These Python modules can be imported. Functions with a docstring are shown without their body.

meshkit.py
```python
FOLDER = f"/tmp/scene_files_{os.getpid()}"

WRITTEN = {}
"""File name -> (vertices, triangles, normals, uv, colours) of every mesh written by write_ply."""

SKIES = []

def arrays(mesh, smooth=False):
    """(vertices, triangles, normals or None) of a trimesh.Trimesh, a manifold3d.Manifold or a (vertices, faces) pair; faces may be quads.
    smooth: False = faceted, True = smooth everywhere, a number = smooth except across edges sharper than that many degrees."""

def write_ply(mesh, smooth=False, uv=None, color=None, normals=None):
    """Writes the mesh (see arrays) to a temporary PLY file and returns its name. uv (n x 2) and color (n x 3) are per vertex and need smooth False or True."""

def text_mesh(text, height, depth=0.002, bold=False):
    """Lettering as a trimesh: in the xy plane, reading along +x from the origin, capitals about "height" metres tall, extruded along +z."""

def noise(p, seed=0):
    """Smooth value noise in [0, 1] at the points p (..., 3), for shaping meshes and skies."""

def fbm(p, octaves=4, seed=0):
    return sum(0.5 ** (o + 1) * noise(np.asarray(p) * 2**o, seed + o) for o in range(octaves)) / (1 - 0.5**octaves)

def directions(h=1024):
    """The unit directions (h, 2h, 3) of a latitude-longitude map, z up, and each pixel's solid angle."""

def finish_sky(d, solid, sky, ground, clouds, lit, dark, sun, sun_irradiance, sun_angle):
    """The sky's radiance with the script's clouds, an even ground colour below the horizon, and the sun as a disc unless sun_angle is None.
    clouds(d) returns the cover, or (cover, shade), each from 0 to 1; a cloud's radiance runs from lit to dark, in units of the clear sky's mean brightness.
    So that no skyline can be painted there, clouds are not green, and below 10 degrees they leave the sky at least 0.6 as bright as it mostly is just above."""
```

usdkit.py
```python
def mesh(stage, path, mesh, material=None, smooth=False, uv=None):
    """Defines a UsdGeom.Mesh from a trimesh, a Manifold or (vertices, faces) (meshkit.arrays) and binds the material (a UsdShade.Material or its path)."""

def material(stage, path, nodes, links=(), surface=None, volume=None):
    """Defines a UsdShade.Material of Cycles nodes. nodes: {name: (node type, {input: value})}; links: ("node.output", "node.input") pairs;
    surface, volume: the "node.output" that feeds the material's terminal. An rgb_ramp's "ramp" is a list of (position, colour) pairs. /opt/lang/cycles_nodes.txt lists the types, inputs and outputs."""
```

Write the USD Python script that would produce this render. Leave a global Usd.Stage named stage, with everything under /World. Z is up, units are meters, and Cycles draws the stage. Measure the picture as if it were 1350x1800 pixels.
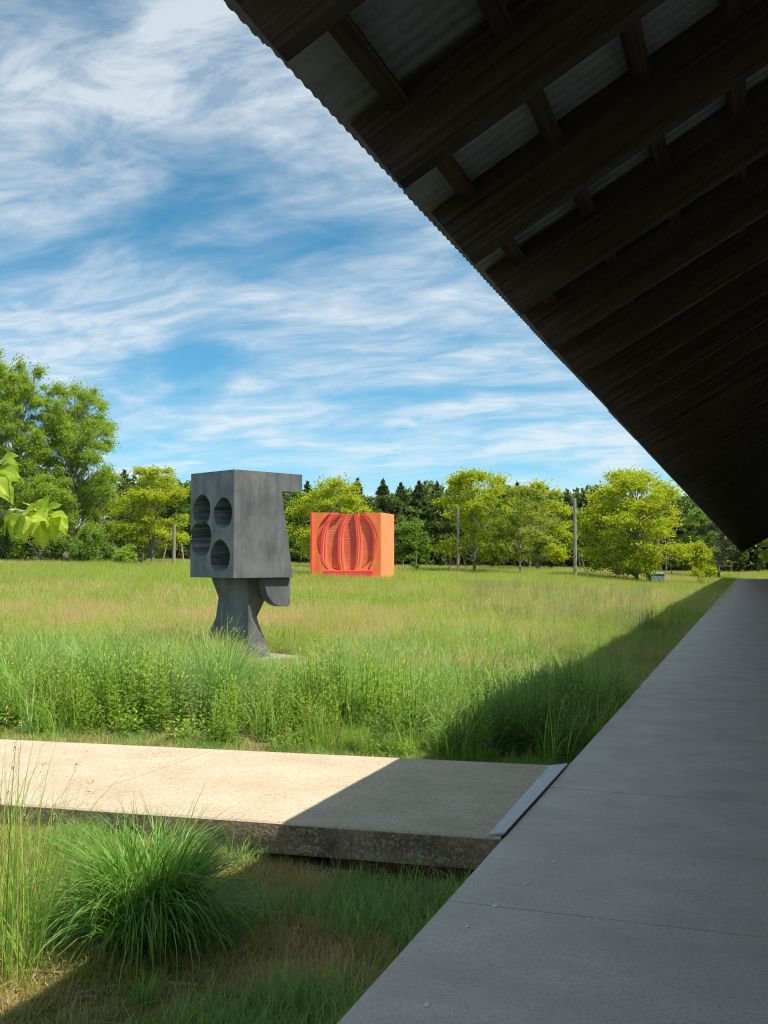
import math
import numpy as np, trimesh, usdkit, meshkit
import manifold3d as m3
from pxr import Usd, UsdGeom, UsdLux, UsdShade, Gf, Sdf, Vt

stage = Usd.Stage.CreateInMemory()
UsdGeom.SetStageUpAxis(stage, 'Z')
UsdGeom.SetStageMetersPerUnit(stage, 1.0)
UsdGeom.Xform.Define(stage, '/World')
UsdGeom.Scope.Define(stage, '/World/Looks')

# ------------------------------------------------------------------ camera, sky, sun
EYE, YAW, PITCH = 1.6, math.radians(19.69), math.radians(2.83)
cam = UsdGeom.Camera.Define(stage, '/World/camera')
xf = UsdGeom.Xformable(cam)
xf.AddTranslateOp().Set(Gf.Vec3d(0, 0, EYE))
xf.AddRotateXYZOp().Set(Gf.Vec3f(90 + math.degrees(PITCH), 0, math.degrees(YAW)))
cam.CreateHorizontalApertureAttr(24.0)
cam.CreateFocalLengthAttr(32.0)
cam.CreateClippingRangeAttr(Gf.Vec2f(0.05, 5000))
cam.CreateExposureAttr(1.5)

SUN = np.array([0.61, -0.05, 1.0]); SUN /= np.linalg.norm(SUN)
SUN_EL, SUN_ROT = math.asin(SUN[2]), math.atan2(SUN[0], SUN[1])
usdkit.material(stage, '/World/Looks/sky_air', {
    'tc': ('texture_coordinate', {}),
    'sky': ('sky_texture', {'sky_type': 'single_scattering', 'sun_disc': False, 'sun_elevation': SUN_EL, 'sun_rotation': SUN_ROT,
                            'air_density': 0.78, 'aerosol_density': 0.04, 'ozone_density': 5.0, 'altitude': 100.0}),
    'sat': ('hsv', {'hue': 0.474, 'saturation': 1.2, 'value': 0.60, 'fac': 1.0}),
    'sep': ('separate_xyz', {}),
    'zc': ('math', {'math_type': 'maximum', 'value2': 0.0}),
    'zo': ('math', {'math_type': 'add', 'value2': 0.16}),
    'ux': ('math', {'math_type': 'divide'}), 'uy': ('math', {'math_type': 'divide'}),
    'uv': ('combine_xyz', {'z': 0.0}),
    'm1': ('mapping', {'mapping_type': 'point', 'rotation': (0, 0, -0.12), 'scale': (0.75, 1.25, 1.0), 'location': (3.1, 1.7, 0.0)}),
    'warp': ('noise_texture', {'scale': 0.9, 'detail': 3.0, 'roughness': 0.5}),
    'wsub': ('vector_math', {'math_type': 'subtract', 'vector2': (0.5, 0.5, 0.5)}),
    'wscl': ('vector_math', {'math_type': 'scale', 'scale': 0.9}),
    'wadd': ('vector_math', {'math_type': 'add'}),
    'big': ('noise_texture', {'scale': 1.7, 'detail': 5.0, 'roughness': 0.55}),
    'm2': ('mapping', {'mapping_type': 'point', 'rotation': (0, 0, 0.12), 'scale': (1.9, 3.4, 1.0), 'location': (0.4, 8.3, 0.0)}),
    'w2add': ('vector_math', {'math_type': 'add'}),
    'fine': ('noise_texture', {'scale': 2.3, 'detail': 10.0, 'roughness': 0.64, 'distortion': 0.4}),
    'rb': ('map_range', {'range_type': 'smoothstep', 'from_min': 0.30, 'from_max': 0.66, 'to_min': 0.0, 'to_max': 1.0, 'clamp': True}),
    'rf': ('map_range', {'range_type': 'linear', 'from_min': 0.38, 'from_max': 0.84, 'to_min': 0.0, 'to_max': 1.0, 'clamp': True}),
    'mul': ('math', {'math_type': 'multiply'}),
    'b2': ('math', {'math_type': 'multiply', 'value2': 0.32}),
    'sum': ('math', {'math_type': 'multiply_add', 'value2': 1.0}),
    'cl': ('clamp', {'min': 0.0, 'max': 0.70}),
    'mix': ('mix_color', {'blend_type': 'mix', 'b': (3.75, 3.95, 4.05)}),
    'bg': ('background_shader', {'strength': 0.085})},
    [('tc.generated', 'sep.vector'), ('sep.z', 'zc.value1'), ('zc.value', 'zo.value1'),
     ('sep.x', 'ux.value1'), ('zo.value', 'ux.value2'), ('sep.y', 'uy.value1'), ('zo.value', 'uy.value2'),
     ('ux.value', 'uv.x'), ('uy.value', 'uv.y'), ('uv.vector', 'warp.vector'), ('warp.color', 'wsub.vector1'),
     ('wsub.vector', 'wscl.vector1'), ('uv.vector', 'm1.vector'), ('m1.vector', 'wadd.vector1'), ('wscl.vector', 'wadd.vector2'),
     ('wadd.vector', 'big.vector'), ('uv.vector', 'm2.vector'), ('m2.vector', 'w2add.vector1'), ('wscl.vector', 'w2add.vector2'),
     ('w2add.vector', 'fine.vector'), ('big.fac', 'rb.value'), ('fine.fac', 'rf.value'), ('rb.result', 'mul.value1'), ('rf.result', 'mul.value2'),
     ('rb.result', 'b2.value1'), ('mul.value', 'sum.value1'), ('b2.value', 'sum.value3'), ('sum.value', 'cl.value'),
     ('sky.color', 'sat.color'), ('sat.color', 'mix.a'), ('cl.result', 'mix.fac'), ('mix.result', 'bg.color')],
    surface='bg.background')
dome = UsdLux.DomeLight.Define(stage, '/World/sky')
dome.CreateIntensityAttr(1.0)
UsdShade.MaterialBindingAPI.Apply(dome.GetPrim()).Bind(UsdShade.Material.Get(stage, '/World/Looks/sky_air'))
dome.GetPrim().SetCustomDataByKey('kind', 'structure')
sun = UsdLux.DistantLight.Define(stage, '/World/sun')
sun.CreateIntensityAttr(0.62); sun.CreateAngleAttr(0.5); sun.CreateNormalizeAttr(True)
sun.CreateColorAttr(Gf.Vec3f(1.0, 0.93, 0.82))
rot = Gf.Rotation(Gf.Vec3d(0, 0, 1), Gf.Vec3d(*map(float, SUN)))
UsdGeom.Xformable(sun).AddTransformOp().Set(Gf.Matrix4d().SetRotate(rot))

# ------------------------------------------------------------------ helpers
CR, CF = np.array([math.cos(YAW), math.sin(YAW)]), np.array([-math.sin(YAW), math.cos(YAW)])
HORIZON, FOCAL = 989.0, 1800.0


def ld(l, d):
    """World x, y of a place l metres right of and d metres ahead of the camera's foot."""
    return CR * l + CF * d


def smooth(a, b, x):
    t = np.clip((np.asarray(x, float) - a) / (b - a), 0, 1)
    return t * t * (3 - 2 * t)


EDGE = -1.39                        # left edge of the terrace slab
SLAB_END = 109.0


def zg(x, y):
    x, y = np.asarray(x, float), np.asarray(y, float)
    l, d = x * CR[0] + y * CR[1], x * CF[0] + y * CF[1]
    u = np.clip(l / np.maximum(d, 8.0) * FOCAL + 675, -500, 1400)
    R = np.interp(u, [-500, 0, 300, 620, 1000, 1300], [2.0, 1.95, 1.75, 1.25, 0.95, 0.75])
    near = np.where(y < SLAB_END, EDGE - x, np.hypot(np.maximum(EDGE - x, 0), y - SLAB_END))
    right = np.where(x > 12, x - 12, 0)
    m = np.maximum(smooth(0.5, 13, near), smooth(0, 30, right))
    n = meshkit.fbm(np.stack([x / 5, y / 5, 0 * x], -1), 3) - 0.5
    bank = 0.15 * smooth(-1.6, -5.5, x) * smooth(14, 9.5, y) * smooth(-30, -12, x)
    return -0.275 + bank + R * smooth(15, 95, d) * m + 0.22 * n * smooth(9, 16, d) * smooth(0.3, 4, near)


def place(px, d):
    """World x, y, ground height at a bearing given on the photograph, d metres ahead."""
    p = ld((px - 675) / FOCAL * d, d)
    return float(p[0]), float(p[1]), float(zg(p[0], p[1]))


def hz(py, d):
    return EYE + (HORIZON - py) / FOCAL * d


taken = {}


def numbered(path):
    n = taken.get(path, -1) + 1
    taken[path] = n
    return path if n == 0 else f'{path}_{n:03d}'


def path_of(parent):
    return '/World' if parent is None else str(parent.GetPath())


def tag(o, label=None, cat=None, group=None, kind=None):
    for k, v in (('label', label), ('category', cat), ('group', group), ('kind', kind)):
        if v:
            o.SetCustomDataByKey(k, v)
    return o


def obj(name, mesh, mat, parent=None, smooth_deg=False, tone=None):
    p = numbered(f'{path_of(parent)}/{name}')
    m = usdkit.mesh(stage, p, mesh, LOOK[mat], smooth=smooth_deg)
    if tone is not None:
        UsdGeom.PrimvarsAPI(m).CreatePrimvar('tone', Sdf.ValueTypeNames.FloatArray, 'vertex').Set(Vt.FloatArray.FromNumpy(np.asarray(tone, np.float32)))
    return m.GetPrim()


def thing(name, label, cat, loc=(0, 0, 0), rz=0.0, group=None, kind=None, scale=None):
    x = UsdGeom.Xform.Define(stage, numbered(f'/World/{name}'))
    x.AddTranslateOp().Set(Gf.Vec3d(*map(float, loc)))
    x.AddRotateZOp().Set(float(rz))
    if scale is not None:
        x.AddScaleOp().Set(Gf.Vec3f(*map(float, np.broadcast_to(scale, 3))))
    return tag(x.GetPrim(), label, cat, group, kind)


def dup(src, name, label, loc, rz, scale=1.0, group=None):
    was = src.GetCustomData()
    r = thing(name, label, was['category'], loc, rz, group or was.get('group'), None, scale)
    r.GetReferences().AddInternalReference(src.GetPath())
    r.SetInstanceable(True)
    return r


def box(x0, x1, y0, y1, z0, z1):
    b = trimesh.creation.box((x1 - x0, y1 - y0, z1 - z0))
    b.apply_translation(((x0 + x1) / 2, (y0 + y1) / 2, (z0 + z1) / 2))
    return b


def tube(pts, radii, sides=6, cap=True):
    p = np.asarray(pts, float)
    t = np.gradient(p, axis=0); t /= np.linalg.norm(t, axis=1, keepdims=True) + 1e-12
    ref = np.array([0.31, 0.2, 0.93]) if abs(t[0, 2]) < 0.8 else np.array([1.0, 0.1, 0])
    a = np.cross(t, ref); a /= np.linalg.norm(a, axis=1, keepdims=True)
    b = np.cross(t, a)
    an = np.arange(sides) * 2 * np.pi / sides
    r = np.broadcast_to(radii, (len(p),))[:, None, None]
    v = (p[:, None] + r * (np.cos(an)[None, :, None] * a[:, None] + np.sin(an)[None, :, None] * b[:, None])).reshape(-1, 3)
    f = []
    for i in range(len(p) - 1):
        for j in range(sides):
            q = [i * sides + j, i * sides + (j + 1) % sides, (i + 1) * sides + (j + 1) % sides, (i + 1) * sides + j]
            f += [[q[0], q[1], q[2]], [q[0], q[2], q[3]]]
    if cap:
        n0 = (len(p) - 1) * sides
        f += [[0, k + 1, k] for k in range(1, sides - 1)] + [[n0, n0 + k, n0 + k + 1] for k in range(1, sides - 1)]
    return trimesh.Trimesh(v, np.array(f), process=False)


def join(parts):
    vs, fs, n = [], [], 0
    for p in parts:
        v, f = (p.vertices, p.faces) if hasattr(p, 'vertices') else p
        vs.append(np.asarray(v)); fs.append(np.asarray(f) + n); n += len(v)
    return np.vstack(vs), np.vstack(fs)


# ------------------------------------------------------------------ materials
LOOK = {}


def two_tone(name, c1, c2, scale=4.0, rough=0.8, spec=0.3, detail=5.0, lo=0.35, hi=0.65, bump=0.0, bscale=60.0, bdist=0.01, stretch=(1, 1, 1), speck=None, coord='position', stain=None, rot=None):
    n = {'g': ('geometry', {}), 'tc': ('texture_coordinate', {}),
         'mp': ('mapping', {'mapping_type': 'point', 'scale': stretch}),
         'n': ('noise_texture', {'scale': scale, 'detail': detail, 'roughness': 0.6}),
         'r': ('rgb_ramp', {'ramp': [(lo, c1), (hi, c2)]}),
         'p': ('principled_bsdf', {'roughness': rough, 'specular_ior_level': spec})}
    l = [('g.position' if coord == 'position' else 'tc.object', 'mp.vector'), ('mp.vector', 'n.vector'), ('n.fac', 'r.fac')]
    col = 'r.color'
    if rot is not None:
        n['rt'] = ('mapping', {'mapping_type': 'point', 'rotation': rot})
        l[0] = (l[0][0], 'rt.vector'); l.append(('rt.vector', 'mp.vector'))
    if speck:                                   # fine aggregate: (scale, colour, amount)
        n['v'] = ('voronoi_texture', {'scale': speck[0], 'randomness': 1.0})
        n['vs'] = ('separate_color', {})
        n['vr'] = ('map_range', {'from_min': speck[3], 'from_max': 1.0, 'to_min': 0.0, 'to_max': speck[2], 'clamp': True})
        n['vm'] = ('mix_color', {'blend_type': 'mix', 'b': speck[1]})
        l += [('mp.vector', 'v.vector'), ('v.color', 'vs.color'), ('vs.r', 'vr.value'), ('vr.result', 'vm.fac'), (col, 'vm.a')]
        col = 'vm.result'
    if stain:                                   # (scale, colour, amount, threshold, stretch)
        n['sp'] = ('mapping', {'mapping_type': 'point', 'scale': stain[4]})
        n['sn'] = ('noise_texture', {'scale': stain[0], 'detail': 6.0, 'roughness': 0.65})
        n['sr'] = ('map_range', {'from_min': stain[3], 'from_max': stain[3] + 0.22, 'to_min': 0.0, 'to_max': stain[2], 'clamp': True})
        n['sm'] = ('mix_color', {'blend_type': 'mix', 'b': stain[1]})
        l += [('g.position' if coord == 'position' else 'tc.object', 'sp.vector'), ('sp.vector', 'sn.vector'), ('sn.fac', 'sr.value'), ('sr.result', 'sm.fac'), (col, 'sm.a')]
        col = 'sm.result'
    if bump:
        n['bn'] = ('noise_texture', {'scale': bscale, 'detail': 4.0, 'roughness': 0.6})
        n['b'] = ('bump', {'strength': bump, 'distance': bdist})
        l += [('mp.vector', 'bn.vector'), ('bn.fac', 'b.height'), ('b.normal', 'p.normal')]
    l.append((col, 'p.base_color'))
    LOOK[name] = usdkit.material(stage, f'/World/Looks/{name}', n, l, surface='p.BSDF')


def leafy(name, c1, c2, trans=0.4, rough=0.55, spec=0.25, noise=None, c3=None):
    """Leaf: the tone primvar varies leaf from leaf, a broad noise in the meadow brings in a third colour."""
    n = {'a': ('attribute', {'attribute': 'tone'}),
         'r': ('rgb_ramp', {'ramp': [(0.0, c1), (1.0, c2)]}),
         'p': ('principled_bsdf', {'roughness': rough, 'specular_ior_level': spec}),
         't': ('translucent_bsdf', {}), 'tg': ('hsv', {'hue': 0.488, 'saturation': 1.08, 'value': 1.25, 'fac': 1.0}),
         'm': ('mix_closure', {'fac': trans})}
    l = [('a.fac', 'r.fac')]
    col = 'r.color'
    if noise:
        n['g'] = ('geometry', {})
        n['n'] = ('noise_texture', {'scale': noise[0], 'detail': 4.0, 'roughness': 0.6})
        n['nr'] = ('map_range', {'from_min': noise[1], 'from_max': noise[2], 'to_min': 0.0, 'to_max': 1.0, 'clamp': True})
        n['c'] = ('mix_color', {'blend_type': 'mix', 'b': c3})
        l += [('g.position', 'n.vector'), ('n.fac', 'nr.value'), ('nr.result', 'c.fac'), (col, 'c.a')]
        col = 'c.result'
    l += [(col, 'p.base_color'), (col, 'tg.color'), ('tg.color', 't.color'), ('p.BSDF', 'm.closure1'), ('t.BSDF', 'm.closure2')]
    LOOK[name] = usdkit.material(stage, f'/World/Looks/{name}', n, l, surface='m.closure')


two_tone('soil', (0.14, 0.11, 0.055), (0.24, 0.19, 0.09), 0.8, 0.95, 0.1, bump=0.6, bscale=25, bdist=0.03, stain=(3.0, (0.07, 0.09, 0.025), 0.8, 0.45, (1, 1, 1)))
two_tone('terrace_concrete', (0.58, 0.50, 0.42), (0.68, 0.59, 0.50), 2.4, 0.72, 0.35, bump=0.35, bscale=90, bdist=0.004,
         speck=(110, (0.36, 0.33, 0.30), 0.6, 0.55), stain=(1.6, (0.44, 0.39, 0.335), 0.6, 0.48, (0.8, 1.3, 1)))
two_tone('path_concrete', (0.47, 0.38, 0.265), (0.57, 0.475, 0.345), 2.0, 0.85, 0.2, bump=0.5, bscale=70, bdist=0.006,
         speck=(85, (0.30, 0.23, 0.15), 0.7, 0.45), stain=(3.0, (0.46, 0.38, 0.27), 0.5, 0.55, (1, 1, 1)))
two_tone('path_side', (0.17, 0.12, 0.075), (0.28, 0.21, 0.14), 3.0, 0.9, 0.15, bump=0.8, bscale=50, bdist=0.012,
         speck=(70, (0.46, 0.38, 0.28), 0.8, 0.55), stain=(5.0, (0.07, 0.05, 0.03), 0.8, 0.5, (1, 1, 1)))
two_tone('plate_metal', (0.36, 0.37, 0.38), (0.46, 0.47, 0.48), 5.0, 0.45, 0.6, stretch=(6, 1, 1), bump=0.1, bscale=40)
two_tone('rust_steel', (0.06, 0.016, 0.012), (0.11, 0.03, 0.02), 9.0, 0.7, 0.3)
two_tone('rafter_wood', (0.018, 0.0135, 0.010), (0.088, 0.072, 0.056), 2.2, 0.8, 0.2, detail=8, lo=0.3, hi=0.75, stretch=(0.8, 1.0, 30.0), coord='object', bump=0.6, bscale=2.5, bdist=0.006, rot=(0, math.atan(0.57), 0))
two_tone('purlin_wood', (0.035, 0.022, 0.017), (0.09, 0.060, 0.045), 2.0, 0.85, 0.2, detail=6, stretch=(26.0, 1.0, 26.0), bump=0.4, bscale=2, bdist=0.005)
two_tone('galvanised', (0.22, 0.225, 0.205), (0.31, 0.315, 0.29), 2.5, 0.55, 0.4, detail=6, stain=(14.0, (0.12, 0.115, 0.08), 0.75, 0.53, (1, 1, 1)))
two_tone('wall_concrete', (0.56, 0.54, 0.51), (0.64, 0.62, 0.59), 0.7, 0.8, 0.3, bump=0.2, bscale=20)
two_tone('patina', (0.082, 0.090, 0.094), (0.18, 0.184, 0.186), 2.2, 0.55, 0.28, detail=7, lo=0.3, hi=0.72, coord='object', stretch=(1, 1, 0.8), bump=0.22, bscale=14, bdist=0.01,
         stain=(1.6, (0.05, 0.062, 0.07), 0.65, 0.47, (2.2, 2.2, 0.6)))
two_tone('patina_groove', (0.055, 0.065, 0.072), (0.25, 0.265, 0.275), 1.2, 0.55, 0.3, detail=6, lo=0.35, hi=0.68, coord='object', stretch=(1.2, 0.8, 12.0), bump=0.7, bscale=2.2, bdist=0.05)
two_tone('pad_concrete', (0.27, 0.25, 0.21), (0.36, 0.34, 0.29), 4, 0.85, 0.2, bump=0.3)
two_tone('orange_paint', (0.80, 0.17, 0.055), (0.90, 0.25, 0.085), 0.9, 0.6, 0.3, detail=7, coord='object', stretch=(3, 3, 0.6), bump=0.3, bscale=8, bdist=0.02)
two_tone('orange_pale', (0.86, 0.25, 0.10), (0.93, 0.34, 0.15), 1.6, 0.6, 0.3, detail=7, coord='object', stretch=(5, 5, 0.5), stain=(4, (0.75, 0.16, 0.07), 0.6, 0.58, (5, 5, 0.5)))
two_tone('red_paint', (0.78, 0.055, 0.07), (0.88, 0.10, 0.10), 1.2, 0.55, 0.3, detail=6, coord='object', stretch=(3, 3, 0.6))
two_tone('slat_paint', (0.84, 0.13, 0.09), (0.92, 0.24, 0.12), 0.6, 0.6, 0.3, detail=5, coord='object')
two_tone('pole_wood', (0.24, 0.20, 0.155), (0.36, 0.31, 0.25), 3, 0.9, 0.1, stretch=(8, 8, 0.4), bump=0.4, bscale=8)
two_tone('stake_wood', (0.40, 0.33, 0.22), (0.50, 0.42, 0.30), 3, 0.9, 0.1, stretch=(8, 8, 0.6))
two_tone('utility_green', (0.16, 0.22, 0.19), (0.22, 0.28, 0.25), 3, 0.6, 0.3)
two_tone('bark_grey', (0.16, 0.145, 0.12), (0.34, 0.31, 0.26), 3, 0.95, 0.1, stretch=(5, 5, 1), bump=0.5, bscale=14, bdist=0.02)
two_tone('bark_dark', (0.06, 0.05, 0.04), (0.13, 0.11, 0.085), 3, 0.95, 0.1, stretch=(5, 5, 1), bump=0.5, bscale=14, bdist=0.02)
two_tone('house_white', (0.7, 0.7, 0.68), (0.8, 0.8, 0.78), 2, 0.8, 0.2)
two_tone('house_roof', (0.28, 0.29, 0.30), (0.38, 0.39, 0.40), 3, 0.9, 0.2)
two_tone('droppings', (0.75, 0.74, 0.7), (0.85, 0.84, 0.8), 30, 0.8, 0.2)

leafy('leaf_yellow', (0.276, 0.359, 0.032), (0.527, 0.596, 0.065), 0.55)
leafy('leaf_olive', (0.192, 0.249, 0.037), (0.360, 0.434, 0.075), 0.5)
leafy('leaf_poplar', (0.193, 0.309, 0.042), (0.435, 0.564, 0.092), 0.5)
leafy('leaf_mid', (0.110, 0.204, 0.030), (0.261, 0.390, 0.062), 0.45)
leafy('leaf_dark', (0.060, 0.105, 0.027), (0.165, 0.232, 0.053), 0.32)
leafy('needle_dark', (0.058, 0.086, 0.028), (0.165, 0.198, 0.056), 0.2)
leafy('needle_pine', (0.090, 0.132, 0.042), (0.228, 0.276, 0.090), 0.28)
leafy('leaf_catalpa', (0.20, 0.35, 0.02), (0.52, 0.64, 0.09), 0.55, rough=0.42, spec=0.4)
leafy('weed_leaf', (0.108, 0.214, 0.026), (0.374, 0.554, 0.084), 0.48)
leafy('weed_pale', (0.20, 0.26, 0.08), (0.42, 0.46, 0.22), 0.4)
leafy('weed_dark', (0.105, 0.196, 0.043), (0.269, 0.421, 0.100), 0.4)
leafy('grass_green', (0.129, 0.255, 0.031), (0.408, 0.611, 0.112), 0.48, noise=(0.45, 0.5, 0.66), c3=(0.31, 0.33, 0.085))
leafy('grass_blue', (0.105, 0.232, 0.047), (0.386, 0.587, 0.187), 0.45)
leafy('grass_straw', (0.484, 0.392, 0.157), (0.750, 0.594, 0.315), 0.3)
leafy('grass_field', (0.231, 0.358, 0.046), (0.487, 0.610, 0.117), 0.48, noise=(0.16, 0.5, 0.68), c3=(0.46, 0.41, 0.13))
leafy('lawn_blade', (0.195, 0.245, 0.043), (0.510, 0.490, 0.130), 0.35, noise=(1.1, 0.36, 0.54), c3=(0.60, 0.45, 0.20))
leafy('lawn_dark', (0.118, 0.244, 0.055), (0.406, 0.585, 0.156), 0.4)
leafy('tuft_blade', (0.101, 0.234, 0.036), (0.288, 0.499, 0.101), 0.42, rough=0.42, spec=0.4)
leafy('straw_litter', (0.22, 0.17, 0.09), (0.42, 0.34, 0.20), 0.15)
leafy('stem_brown', (0.10, 0.09, 0.035), (0.2, 0.17, 0.06), 0.1)

# ------------------------------------------------------------------ ground
rings = np.concatenate([[0.0], np.geomspace(1.2, 900, 90)])
NA = 180
ang = np.arange(NA) * 2 * np.pi / NA
gx = (rings[:, None] * np.cos(ang)).ravel(); gy = (rings[:, None] * np.sin(ang)).ravel()
gv = np.stack([gx, gy, zg(gx, gy)], -1)
ii, jj = np.meshgrid(np.arange(len(rings) - 1), np.arange(NA), indexing='ij')
q = np.stack([ii * NA + jj, (ii + 1) * NA + jj, (ii + 1) * NA + (jj + 1) % NA, ii * NA + (jj + 1) % NA], -1).reshape(-1, 4)
gf = np.vstack([q[:, [0, 1, 2]], q[:, [0, 2, 3]]])
gf = gf[(gf[:, 0] != gf[:, 1]) | True]
tag(obj('meadow_ground', (gv, gf), 'soil', smooth_deg=True), kind='structure')

# ------------------------------------------------------------------ terrace, path
terrace = thing('terrace', None, None, kind='structure')
joints = [-8.25] + [-5.65 + 2.6 * k for k in range(45)]
joints = [j for j in joints if j < SLAB_END - 1] + [SLAB_END]
rng = np.random.default_rng(4)
for a, b in zip(joints[:-1], joints[1:]):
    e = 0.007
    prof = [(EDGE + 0.012, 0.0), (EDGE, -0.012), (EDGE, -0.25), (3.49, -0.25), (3.49, 0.0)]
    dz = float(rng.uniform(-0.0015, 0.0015))
    v = np.array([[x, y, z + dz] for y in (a + e, b - e) for x, z in prof])
    f = [[k, (k + 1) % 5, 5 + (k + 1) % 5] for k in range(5)] + [[k, 5 + (k + 1) % 5, 5 + k] for k in range(5)]
    f += [[0, 2, 1], [0, 3, 2], [0, 4, 3], [5, 6, 7], [5, 7, 8], [5, 8, 9]]
    t = trimesh.Trimesh(v, np.array(f), process=False); t.fix_normals()
    obj('slab_panel', t, 'terrace_concrete', terrace)

PY0, PY1 = 5.93, 8.17
path = thing('path', None, None, kind='structure')
xs = [-1.398, -4.35, -7.25, -10.15, -13.05, -15.95, -18.85, -21.75, -24.65]
for a, b in zip(xs[1:], xs[:-1]):
    e, c = 0.004, 0.012
    def pl(x):     # the path swings a little away from square to the terrace
        return (PY0 + 0.085 * (x + 1.45), PY1 + 0.10 * (x + 1.45))
    top, sides = [], []
    prof = lambda x: [(x, pl(x)[0] + c, 0.0), (x, pl(x)[0], -c), (x, pl(x)[0] + 0.01, -0.195), (x, pl(x)[1] - 0.01, -0.195), (x, pl(x)[1], -c), (x, pl(x)[1] - c, 0.0)]
    v = np.array(prof(a + e) + prof(b - e))
    f = []
    for k in range(6):
        f += [[k, (k + 1) % 6, 6 + (k + 1) % 6], [k, 6 + (k + 1) % 6, 6 + k]]
    f += [[0, k, k + 1] for k in range(1, 5)] + [[6, 6 + k + 1, 6 + k] for k in range(1, 5)]
    t = trimesh.Trimesh(v, np.array(f), process=False); t.fix_normals()
    pan = obj('path_panel', t, 'path_concrete', path)
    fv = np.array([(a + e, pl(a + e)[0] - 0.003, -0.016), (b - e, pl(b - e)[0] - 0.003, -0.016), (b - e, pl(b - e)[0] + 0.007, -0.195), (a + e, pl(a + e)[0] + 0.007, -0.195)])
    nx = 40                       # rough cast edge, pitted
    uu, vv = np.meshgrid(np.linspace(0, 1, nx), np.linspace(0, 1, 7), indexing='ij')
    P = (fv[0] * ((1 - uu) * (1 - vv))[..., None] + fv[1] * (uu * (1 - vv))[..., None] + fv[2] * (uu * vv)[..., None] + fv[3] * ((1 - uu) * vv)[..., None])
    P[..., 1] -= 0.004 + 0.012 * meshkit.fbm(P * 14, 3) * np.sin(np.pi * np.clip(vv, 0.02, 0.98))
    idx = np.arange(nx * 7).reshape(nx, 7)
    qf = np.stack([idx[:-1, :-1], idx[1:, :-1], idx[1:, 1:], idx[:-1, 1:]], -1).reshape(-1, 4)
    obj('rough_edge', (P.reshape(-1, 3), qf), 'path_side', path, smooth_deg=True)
bq = lambda x, o: PY0 + 0.085 * (x + 1.45) + o
obj('support_beam', m3.Manifold.hull_points(np.array([(x, bq(x, o), z) for x in (-2.45, -1.41) for o in (0.018, 0.16) for z in (-0.262, -0.198)])), 'rust_steel', path)

pv = [(-1.475, 5.95, 0.010), (-1.386, 5.97, 0.020), (-1.386, 8.165, 0.020), (-1.515, 8.10, 0.010)]
pm = m3.Manifold.hull_points(np.array(pv + [(x, y, z - 0.012) for x, y, z in pv]))
tag(obj('threshold_plate', pm, 'plate_metal'), 'grey metal ramp plate bridging the gap between the tan path and the terrace', 'metal plate')

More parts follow.
